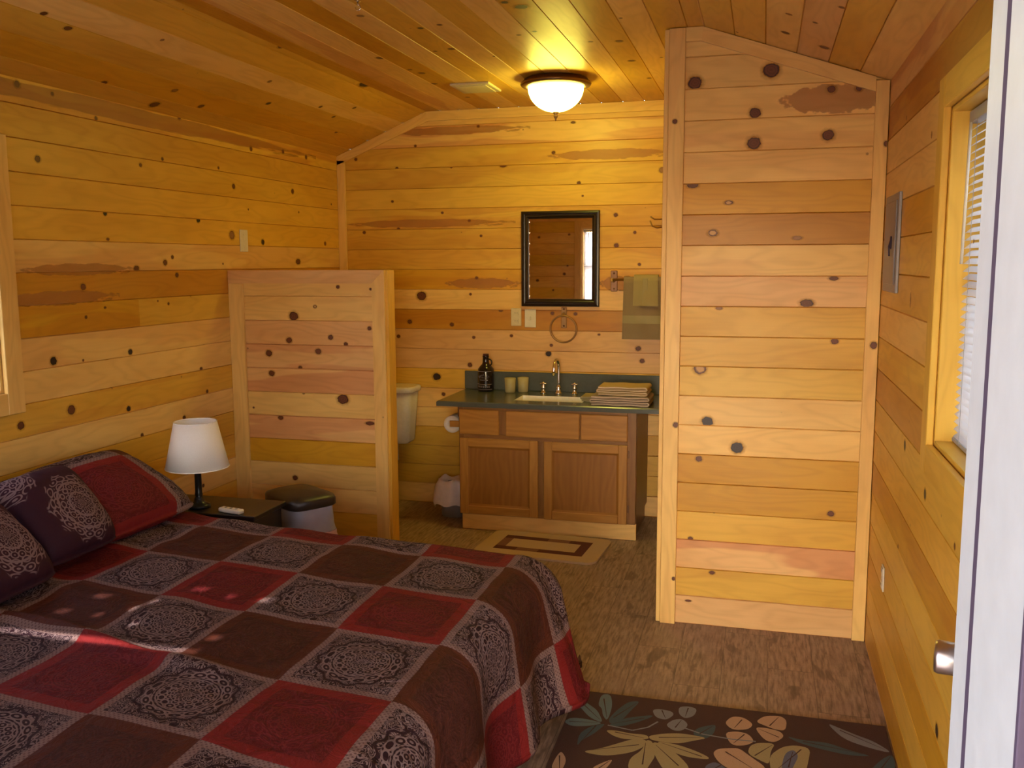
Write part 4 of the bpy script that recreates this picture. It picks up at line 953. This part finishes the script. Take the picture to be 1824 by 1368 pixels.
# folded towels
def serp(x0,x1,z0,th,n,r=.0):
    """centre line of a cloth folded n times, zigzag in xz"""
    P=[]; h=th*1.12
    for k in range(n):
        z=z0+th/2+k*h; xs=[x0+(x1-x0)*i/10 for i in range(11)]
        if k%2: xs=xs[::-1]
        for x in xs: P.append((x,z+.0015*math.sin(x*40+k)))
        if k<n-1:
            e=xs[-1]; sg=1 if e==x1 else -1
            for a in (-60,-30,0,30,60): P.append((e+sg*h/2*math.cos(math.radians(a)),z+h/2+h/2*math.sin(math.radians(a))))
    return P
def ribbon(mb,P,th,y0,y1,sag=0):
    n=len(P); L=[];R_=[]
    for i in range(n):
        a=Vector(P[max(i-1,0)]); b=Vector(P[min(i+1,n-1)]); t=(b-a).normalized(); nn=Vector((-t.y,t.x))*th/2
        L.append(Vector(P[i])+nn); R_.append(Vector(P[i])-nn)
    loop=L+R_[::-1]; pts=[]
    for y in (y0,y0+.004,y1-.004,y1):
        for q in loop: pts.append((q.x,y,q.y))
    mb.grid(pts,4,len(loop),lambda a,b:(a,b*.05),(1,1,1,0),0,True,closev=True)
    for y,fl in ((y0,False),(y1,True)):
        for i in range(n-1):
            q=[(L[i].x,y,L[i].y),(R_[i].x,y,R_[i].y),(R_[i+1].x,y,R_[i+1].y),(L[i+1].x,y,L[i+1].y)]
            mb.poly(q if not fl else q[::-1],None,(1,1,1,0),0)
def folded(label,x0,x1,y0,y1,z0,th,n,mat,edge):
    t=thing('folded_towel',label,'towel',((x0+x1)/2,(y0+y1)/2,z0),'towels stacked on the vanity top')
    P=serp(x0,x1,z0,th,n); mb=MB(); ribbon(mb,P,th*.93,y0,y1); part('cloth',mb,mat,t)
    mb=MB(); mb.tube([(p[0],y0-.001,p[1]) for p in P],th*.20,6); part('piping',mb,edge,t)
folded('taupe folded bath towel at the bottom of the stack on the vanity',1.853,2.185,5.375,5.60,.8062,.0125,4,TOWEL_U,TOWEL_E)
folded('tan folded towel with pale piping on top of the stack on the vanity',1.890,2.170,5.40,5.61,.8635,.0120,4,TOWEL_T,TOWEL_E)
folded('small sage washcloth left of the towel stack on the vanity',1.772,1.842,5.50,5.66,.8062,.010,3,TOWEL_G2,TOWEL_G2)
# ------------------------------------------------------------------ hanging towels and bar
tbar=thing('towel_bar','bronze towel bar on the back wall right of the mirror','towel bar',(2.06,5.86,1.53))
for x in (1.899,2.335):
    mb=MB(); mb.box((x-.021,5.908,1.460),(x+.021,5.9155,1.592),bev=.003); bp_=part('bracket',mb,BRONZE,tbar)
    mb=MB(); mb.tube([(x,5.908,1.528),(x,5.875,1.528),(x,5.852,1.536)],[.010,.009,.013],12); part("post",mb,BRONZE,bp_)
    for zz in (1.575,1.477):
        mb=MB(); mb.lathe([(0,0),(.006,.001),(0,.004)],(x,5.908,zz),10,M=Matrix.Rotation(math.radians(90),4,"X")); part("screw",mb,BRONZE_L,bp_)
    #mb.lathe([(0,0),(.006,.001),(0,.004)],(x,5.908,1.575),10,M=Matrix.Rotation(math.radians(90),4,'X')); mb.lathe([(0,0),(.006,.001),(0,.004)],(x,5.908,1.477),10,M=Matrix.Rotation(math.radians(90),4,'X')); part('post',mb,BRONZE,bp_)
mb=MB(); mb.tube([(1.899,5.853,1.536),(2.335,5.853,1.536)],.0078,14); part('rod',mb,BRONZE_L,tbar)
def hang(label,x0,x1,zb,zb2,rad,band,mat,yc=5.853,zc=1.536):
    t=thing('hand_towel' if x1-x0<.2 else 'bath_towel',label,'towel',((x0+x1)/2,yc,zb),'towels hung on the bar')
    path=[]
    n=16
    for i in range(n): path.append((-rad,zb+(zc-zb)*i/(n-1)))
    for k in range(1,9): a=math.pi-math.pi*k/9; path.append((rad*math.cos(a),zc+rad*math.sin(a)))
    for i in range(10): path.append((rad,zc-(zc-zb2)*i/9))
    def surf(i0,i1,off,nm,m,par,xa=x0,xb=x1):
        mb=MB(); NX=22; pts=[]
        for side in (0,1):
            for i in range(i0,i1):
                dy,z=path[i]; s_=-1 if i<n else 1
                for j in range(NX):
                    x=xa+(xb-xa)*j/(NX-1); q=(zc-z)/(zc-zb)
                    f=(.006*math.sin((x-x0)*38+1)+.004*math.sin((x-x0)*71))*min(1,max(q,0)*1.6)
                    o_=-(off+side*-.005) if i<n else (off-side*.005)
                    flare=(x-(x0+x1)/2)*.06*max(q,0)
                    yy=yc+dy*(1)+ (min(f,.003) if i<n else 0)+o_
                    pts.append((x+flare,yy,z+(off if n<=i<n+8 else 0)))
        m_=i1-i0
        mb.grid(pts[:m_*NX],m_,NX,None,(1,1,1,0),0,True); mb.grid(pts[m_*NX:],m_,NX,None,(1,1,1,0),0,True,flip=True)
        return part(nm,mb,m,par)
    cl=surf(0,n+18,.0055,'cloth',mat,t)
    if band:
        surf(band[0],band[1],.0068,'woven_band',TOWEL_G2,t)
    return t
hang('large sage bath towel hung over the bar, behind the smaller towel',1.972,2.262,1.163,1.25,.0135,(4,7),TOWEL_G)
t2=hang('small sage hand towel hung over the larger towel on the bar',2.036,2.186,1.374,1.40,.0265,None,TOWEL_H)
mb=MB(); mb.box((2.092,5.8165,1.378),(2.124,5.8205,1.545),bev=.001); part('woven_band',mb,TOWEL_G2,t2)
tr_=thing('towel_ring','brass towel ring on the back wall below the mirror','towel ring',(1.578,5.88,1.22))
mb=MB(); mb.box((1.556,5.908,1.222),(1.592,5.9155,1.358),bev=.003); pl=part('mount',mb,BRONZE_L,tr_)
mb=MB(); mb.tube([(1.574,5.909,1.318),(1.574,5.885,1.315),(1.574,5.872,1.300)],[.009,.008,.010],12); part('post',mb,BRONZE_L,pl)
for z in (1.236,1.345):
    mb=MB(); mb.lathe([(0,0),(.006,.001),(0,.004)],(1.574,5.908,z),10,M=Matrix.Rotation(math.radians(90),4,'X')); part('screw',mb,BRONZE,pl)
mb=MB(); mb.tube([(1.578+.086*math.sin(2*math.pi*k/48),5.876-.006*math.cos(2*math.pi*k/48),1.218+.086*math.cos(2*math.pi*k/48)) for k in range(48)],.0062,10,closed=True); part('ring',mb,BRONZE_L,tr_)
hk=thing('robe_hook','small bronze double hook on the back wall above the towel bar','hook',(2.19,5.90,1.88))
mb=MB(); mb.box((2.196,5.908,1.835),(2.216,5.9155,1.945),bev=.003); part('back_plate',mb,BRONZE_L,hk)
mb=MB(); mb.tube([(2.205,5.905,1.912),(2.185,5.885,1.908),(2.155,5.865,1.908),(2.130,5.860,1.925)],.0045,8); part('upper_prong',mb,BRONZE_L,hk)
mb=MB(); mb.tube([(2.205,5.905,1.862),(2.170,5.880,1.855),(2.142,5.865,1.866),(2.128,5.862,1.900)],.0045,8); part('lower_prong',mb,BRONZE_L,hk)
# ------------------------------------------------------------------ mirror
mr=thing('wall_mirror','rectangular wall mirror in an espresso brown frame above the vanity','mirror',(1.55,5.90,1.362))
mx0,mx1,mz0,mz1=1.294,1.806,1.362,1.972
prof_=[(0,0),(0,.024),(.004,.028),(.014,.030),(.018,.024),(.024,.023),(.030,.027),(.036,.024),(.042,.018),(.048,.016),(.050,.0)]
mb=MB(); pts=[]
for (cx,cz,sx,sz) in ((mx0,mz0,1,1),(mx1,mz0,-1,1),(mx1,mz1,-1,-1),(mx0,mz1,1,-1)):
    for i_,h_ in prof_: pts.append((cx+sx*i_,5.9155-h_,cz+sz*i_))
mb.grid(pts,4,len(prof_),None,(1,1,1,0),0,False,closeu=True,flip=True); fr_=part('frame',mb,ESPR,mr)
mb=MB(); q=.031
mb.tube([(mx0+q,5.889,mz0+q),(mx1-q,5.889,mz0+q),(mx1-q,5.889,mz1-q),(mx0+q,5.889,mz1-q)],.0012,6,closed=True); part('bead',mb,FRAMEEDGE,fr_)
mb=MB(); mb.poly([(mx0+.047,5.902,mz0+.047),(mx1-.047,5.902,mz0+.047),(mx1-.047,5.902,mz1-.047),(mx0+.047,5.902,mz1-.047)]); part('glass',mb,MIRROR,mr)
# ------------------------------------------------------------------ plates
def plate(name,label,c,w,h,nrm,mat,kind,cat):
    """nrm : 'y' faces the camera, 'x' faces right, '-x' faces left"""
    t=thing(name,label,cat,c)
    def b(nm,u0,u1,z0,z1,d0,d1,m,par,bev=.0008):
        cx,cy,cz=c
        if nrm=='y': a_,b_=(cx+u0,cy-d1,cz+z0),(cx+u1,cy-d0,cz+z1)
        elif nrm=='x': a_,b_=(cx+d0,cy+u0,cz+z0),(cx+d1,cy+u1,cz+z1)
        else: a_,b_=(cx-d1,cy+u0,cz+z0),(cx-d0,cy+u1,cz+z1)
        mb=MB(); mb.box(a_,b_,bev=bev); return part(nm,mb,m,par)
    b('cover_plate',-w/2,w/2,-h/2,h/2,.0005,.006,mat,t,.002)
    if kind=='outlet':
        for s_ in (-1,1):
            r_=b('receptacle',-.017,.017,s_*.026-.014,s_*.026+.014,.006,.0085,mat,t,.002)
            for u in (-.007,.006): b('slot',u,u+.002,s_*.026-.004,s_*.026+.006,.0084,.009,GASKET,r_,.0002)
    elif kind=='toggle':
        r_=b('toggle',-.005,.005,-.012,.012,.006,.014,mat,t,.002)
    elif kind=='blank':
        b('indicator',-.010,.010,.030,.036,.006,.0075,mat,t,.0004)
    return t
plate('outlet','ivory duplex outlet on the back wall, left of the light switch',(1.253,D,1.290),.070,.116,'y',IVORY,'outlet','outlet')
plate('light_switch','white toggle light switch under the mirror, right of the outlet',(1.349,D,1.283),.076,.120,'y',PLATE,'toggle','light switch')
plate('wall_plate','narrow white plate high on the left wall above the half wall',(0,4.684,1.774),.080,.122,'x',PLATE,'blank','wall plate')
plate('outlet','worn white outlet low on the right wall beside the closet',(W,3.645,.455),.055,.095,'-x',PLATE,'outlet','outlet')
ep=thing('electrical_panel','grey metal breaker panel on the right wall beside the closet','electrical panel',(W,3.83,1.71))
bx('cover',(W-.012,3.635,1.530),(W-.0008,4.005,1.895),GREYMET,ep,.002)
dr_=bx('panel_door',(W-.017,3.665,1.56),(W-.0122,3.975,1.868),GREYMET,ep,.002)
mb=MB(); mb.tube([(W-.020,3.745+.012*math.cos(2*math.pi*k/20),1.715+.022*math.sin(2*math.pi*k/20)) for k in range(20)],.0022,6,closed=True); mb.tube([(W-.018,3.745,1.735),(W-.026,3.745,1.70),(W-.024,3.745,1.665)],.003,6); part('latch_ring',mb,GASKET,dr_)
vt=thing('ceiling_vent','cream rectangular exhaust vent on the ceiling left of the light','vent',(1.222,5.155,HC))
bx('frame',(1.11,5.035,HC-.014),(1.335,5.29,HC-.0008),VENT,vt,.003)
bx('grille',(1.135,5.06,HC-.018),(1.310,5.265,HC-.0142),VENT,vt,.001)
ch=thing('ceiling_hook','small metal screw hook in the ceiling above the bed','hook',(1.307,3.39,HC))
mb=MB(); mb.lathe([(0,0),(.012,0),(.011,-.004),(.003,-.006),(.003,-.016),(0,-.016)],(1.307,3.39,HC-.0006),14); part('rosette',mb,CHROME,ch)
mb=MB(); mb.tube([(1.307+.010*math.sin(a),3.39,HC-.025+.010*math.cos(a)) for a in [math.radians(k) for k in range(0,300,25)]],.0025,8); part('hook',mb,CHROME,ch)
# ------------------------------------------------------------------ ceiling light
cl=thing('ceiling_light','lit glass bowl ceiling light with bronze rim near the back wall','ceiling light',(1.705,5.06,HC))
CX,CY=1.705,5.06
mb=MB(); mb.lathe([(0,-.001),(.155,-.001),(.172,-.008),(.176,-.016),(.188,-.024),(.192,-.034),(.186,-.042),(.170,-.046),(.158,-.050),(.156,-.044),(0,-.04)],(CX,CY,HC),56); part('pan',mb,BRONZE,cl)
mb=MB(); mb.lathe([(.150*math.cos(a),-.050-.128*math.sin(a)) for a in [math.radians(k) for k in range(0,91,6)]],(CX,CY,HC),56); part('glass_bowl',mb,DOME,cl)
mb=MB(); mb.lathe([(0,-.174),(.016,-.176),(.018,-.182),(.009,-.190),(.012,-.198),(.010,-.206),(.004,-.214),(.005,-.220),(0,-.226)],(CX,CY,HC),20); part('finial',mb,BRONZE,cl)
# ------------------------------------------------------------------ toilet
to=thing('toilet','white toilet with its tank showing behind the half wall','toilet',(.36,5.55,0))
I4=Matrix.Identity(4)
Mt=Matrix.Translation((.365,5.795,-.012))
mb=MB(); ring_loft(mb,[(.175,.080,.455),(.185,.086,.47),(.200,.094,.66),(.212,.100,.80)],Mt,p=8); part('tank',mb,CERAM,to)
mb=MB(); ring_loft(mb,[(.222,.108,.8005),(.228,.113,.806),(.228,.113,.830),(.220,.106,.840)],Mt,p=8); part('tank_lid',mb,CERAM,to)
mb=MB(); mb.tube([(.27,5.688,.745),(.27,5.675,.745),(.235,5.672,.738)],.006,8); part('flush_lever',mb,CHROME,to)
Mb=Matrix.Translation((.33,5.44,0))
mb=MB(); ring_loft(mb,[(.11,.19,0),(.10,.17,.10),(.12,.19,.25),(.175,.235,.37),(.18,.24,.395)],Mb,p=2.4); part('bowl',mb,CERAM,to)
mb=MB(); ring_loft(mb,[(.185,.245,.3955),(.188,.248,.41),(.18,.24,.425)],Mb,p=2.4); part('seat_lid',mb,CERAM,to)
mb=MB(); mb.box((.26,5.62,.30),(.46,5.80,.442),bev=.02); part('tank_support',mb,CERAM,to)
# ------------------------------------------------------------------ toilet paper
tp=thing('toilet_paper_holder','wooden toilet paper holder arm on the left side of the vanity','toilet paper holder',(1.0,5.45,.70))
bx('mount_block',(1.012,5.395,.700),(1.0325,5.455,.765),OAKD,tp,.004)
bx('arm',(.962,5.382,.636),(1.0325,5.394,.676),OAK,tp,.003)
mb=MB(); mb.tube([(.972,5.394,.656),(.972,5.515,.656)],.012,12); part('spindle',mb,OAK,tp)
bx('arm',(.962,5.516,.636),(1.0325,5.528,.676),OAK,tp,.003)
mb=MB(); M=Matrix.Rotation(math.radians(90),4,'X'); mb.lathe([(.021,-.055),(.052,-.055),(.054,-.052),(.054,.052),(.052,.055),(.021,.055),(.021,-.055)],(.972,5.455,.6495),40,M=M)
tag(mb.build('toilet_paper',PAPER,loc=(.972,5.455,.65)),'white toilet paper roll beside the vanity','toilet paper')
# waste bin with bag
wb=thing('waste_bin','small waste bin on the floor left of the vanity','waste bin',(.895,5.66,0))
mb=MB(); mb.lathe([(0,0),(.085,0),(.088,.004),(.100,.205),(.102,.21),(.098,.208),(.086,.008),(0,.006)],(.900,5.66,.0),32); part('body',mb,GREYMET,wb)
mb=MB(); pts=[]; n=48; rows_=[(.094,.17),(.100,.212),(.112,.24),(.122,.215),(.130,.16),(.134,.11),(.128,.075)]
for li,(r_,z_) in enumerate(rows_):
    for k in range(n):
        a=2*math.pi*k/n; w=1+.07*mn.noise(Vector((math.cos(a)*2.5,math.sin(a)*2.5,li*.45)))*min(li,4)*.8+.018*math.sin(k*1.9)*(li>1)
        rr_=max(r_*w,.1045 if li>1 else r_*.95); zz=z_+.035*mn.noise(Vector((math.cos(a)*1.7,math.sin(a)*1.7,3)))*(li>1)+.05*mn.noise(Vector((math.cos(a)*1.2+4,math.sin(a)*1.2,8)))*(li>4)
        px=.900+rr_*math.cos(a); px=min(px,1.030)
        pts.append((px,5.66+rr_*math.sin(a),zz))
mb.grid(pts,len(rows_),n,None,(1,1,1,0),0,True,closev=True)
tag(mb.build('bin_bag',BAG,loc=(.90,5.66,.10)),'white plastic bag folded over the small bin beside the vanity','bag')
# ------------------------------------------------------------------ rugs
def rug_poly(mb,pts,z,mi,th=0):
    n=len(pts); a=sum(pts[i][0]*pts[(i+1)%n][1]-pts[(i+1)%n][0]*pts[i][1] for i in range(n))
    if a<0: pts=pts[::-1]
    mb.poly([(x,y,z) for x,y in pts],None,(1,1,1,0),mi)
    if th:
        for i in range(n):
            p=pts[i];q=pts[(i+1)%n]; mb.poly([(p[0],p[1],z-th),(q[0],q[1],z-th),(q[0],q[1],z),(p[0],p[1],z)],None,(1,1,1,0),mi)
def smoothp(pts):
    out=[]; n=len(pts)
    for _ in range(2):
        out=[]; n=len(pts)
        for i in range(n):
            p,q=pts[i],pts[(i+1)%n]
            out+= [(p[0]*.78+q[0]*.22,p[1]*.78+q[1]*.22),(p[0]*.22+q[0]*.78,p[1]*.22+q[1]*.78)]
        pts=out
    return out
mb=MB(); rx0,rx1,ry0,ry1=2.185,3.283,1.85,3.348
rug_poly(mb,[(rx0,ry0),(rx1,ry0),(rx1,ry1-.004),(rx0-.012,ry1)],.010,0,.0098)
keys=list(RUGM); mats_=[RUGB]+[RUGM[k] for k in keys]
import mathutils.geometry as mg
def fillp(mb,pts,z,mi):
    tri=mg.tessellate_polygon([[Vector((x,y,0)) for x,y in pts]])
    for t in tri:
        P=[pts[i] for i in t]; rug_poly(mb,P,z,mi)
random.seed(3)
LV=[(k,[(min(max(x,rx0-.01),rx1-.002),min(y,ry1-.006)) for x,y in q]) for k,q in LEAVES]
for i,(k,q) in enumerate(LV):
    c=(sum(p[0] for p in q)/len(q),sum(p[1] for p in q)/len(q))
    q=[(c[0]+(p[0]-c[0])*1.06,c[1]+(p[1]-c[1])*1.06) for p in q]
    fillp(mb,smoothp(q),.0106+.00004*i,1+keys.index(k))
    # vein
    far=max(q,key=lambda p:(p[0]-c[0])**2+(p[1]-c[1])**2); op=(2*c[0]-far[0],2*c[1]-far[1])
    d=Vector((far[0]-op[0],far[1]-op[1])).normalized(); nn=Vector((-d.y,d.x))*.0025
    a_=Vector(op)*.75+Vector(far)*.25; b_=Vector(op)*.12+Vector(far)*.88
    rug_poly(mb,[tuple(a_-nn),tuple(b_-nn*.3),tuple(b_+nn*.3),tuple(a_+nn)],.0122+.00004*i,0)
# the pattern goes on over the part of the rug nearer the camera
for i in range(26):
    cx,cy=random.uniform(rx0+.1,rx1-.12),random.uniform(ry0+.1,2.80); k=random.choice(keys); n=random.choice([1,4,6]); a0=random.uniform(0,6.28)
    for j in range(n):
        a=a0+j*6.283/n; l=random.uniform(.09,.16); w=l*.22; d=(math.cos(a),math.sin(a)); nn=(-d[1],d[0])
        P=[(cx+d[0]*l*t+nn[0]*w*s,cy+d[1]*l*t+nn[1]*w*s) for t,s in ((.08,0),(.35,-1),(.7,-.8),(1,0),(.7,.8),(.35,1))]
        P=[(min(max(x,rx0),rx1),max(y,ry0)) for x,y in P]
        fillp(mb,smoothp(P),.0106+.00003*(i+40),1+keys.index(k))
def vine(P,w=.0035):
    for i in range(len(P)-1):
        a,b=Vector(P[i]),Vector(P[i+1]); d=(b-a).normalized(); n=Vector((-d.y,d.x))*w
        rug_poly(mb,[tuple(a-n),tuple(b-n),tuple(b+n),tuple(a+n)],.0125,1+keys.index('grey'))
vine([(2.33,3.10),(2.42,3.085),(2.47,3.12),(2.50,3.17)]); vine([(2.58,3.155),(2.66,3.12),(2.76,3.11),(2.84,3.115)])
tag(mb.build('area_rug',mats_,loc=(2.73,2.6,0)),'dark brown area rug with leaf and flower pattern beside the bed','rug')
mb=MB(); M=Matrix.Translation((1.625,5.105,0))@Matrix.Rotation(math.radians(-4.0),4,'Z')
def mrect(hw,hh,r,z,mi,th=0):
    P=[ (M@Vector(p)) for p in rr(-hw,hw,-hh,hh,r,0)]; rug_poly(mb,[(p.x,p.y) for p in P],z,mi,th)
mrect(.362,.232,.06,.012,0,.0118)
def seg(a0,a1,b0,b1,mi,z=.0124):
    P=[M@Vector(p) for p in ((a0,b0,0),(a1,b0,0),(a1,b1,0),(a0,b1,0))]; rug_poly(mb,[(p.x,p.y) for p in P],z,mi)
hw,hh,w_=.265,.135,.058
xs=[-hw,-.13,.0,.13,hw]
for i in range(4):
    seg(xs[i],xs[i+1],hh-w_,hh,[2,1,2,1][i] if i!=0 else 1); seg(xs[i],xs[i+1],-hh,-hh+w_,[1,2,1,1][i])
seg(-hw,-hw+w_,-hh+w_,hh-w_,2); seg(hw-w_,hw,-hh+w_,hh-w_,1)
tag(mb.build('bath_mat',[MAT_B,MAT_R,MAT_P],loc=(1.625,5.105,0)),'beige bath mat with maroon ring pattern in front of the vanity','bath mat')
# ------------------------------------------------------------------ light
world=bpy.data.worlds.new('sky'); S.world=world; world.use_nodes=True
wn=world.node_tree; bg=wn.nodes['Background']
sky=wn.nodes.new('ShaderNodeTexSky'); sky.sky_type='NISHITA'; sky.sun_disc=False; sky.sun_elevation=math.radians(32); sky.sun_rotation=math.radians(180); sky.air_density=1.0; sky.dust_density=1.5
wn.links.new(sky.outputs[0],bg.inputs[0]); bg.inputs[1].default_value=SKY
sun=bpy.data.lights.new('sun','SUN'); sun.energy=SUN; sun.angle=math.radians(.6); sun.color=(1,.93,.86)
so=bpy.data.objects.new('sun',sun); COL.objects.link(so); so.location=(0,-5,6)
so.rotation_euler=Vector((0,-1.65,1.0)).to_track_quat('Z','Y').to_euler()
# bulb inside the ceiling bowl is the bowl itself (emissive glass)
S.view_settings.view_transform='Standard'; S.view_settings.look='None'; S.view_settings.gamma=1; S.view_settings.exposure=EXPO; S.view_settings.use_curve_mapping=False
# ------------------------------------------------------------------ camera
cam=bpy.data.cameras.new('camera'); co=bpy.data.objects.new('camera',cam); COL.objects.link(co); S.camera=co
cam.sensor_width=36; cam.lens=1653.63/1824*36; cam.clip_start=.02; cam.clip_end=100
co.location=(2.82,0,1.65)
y_,p_,r_=math.radians(15.123),math.radians(7.492),math.radians(-.26)
F=Vector((-math.sin(y_)*math.cos(p_),math.cos(y_)*math.cos(p_),-math.sin(p_)))
R0=Vector((math.cos(y_),math.sin(y_),0)); U0=R0.cross(F)
R1=R0*math.cos(r_)+U0*math.sin(r_); U1=-R0*math.sin(r_)+U0*math.cos(r_)
co.rotation_euler=Matrix((R1,U1,-F)).transposed().to_euler()
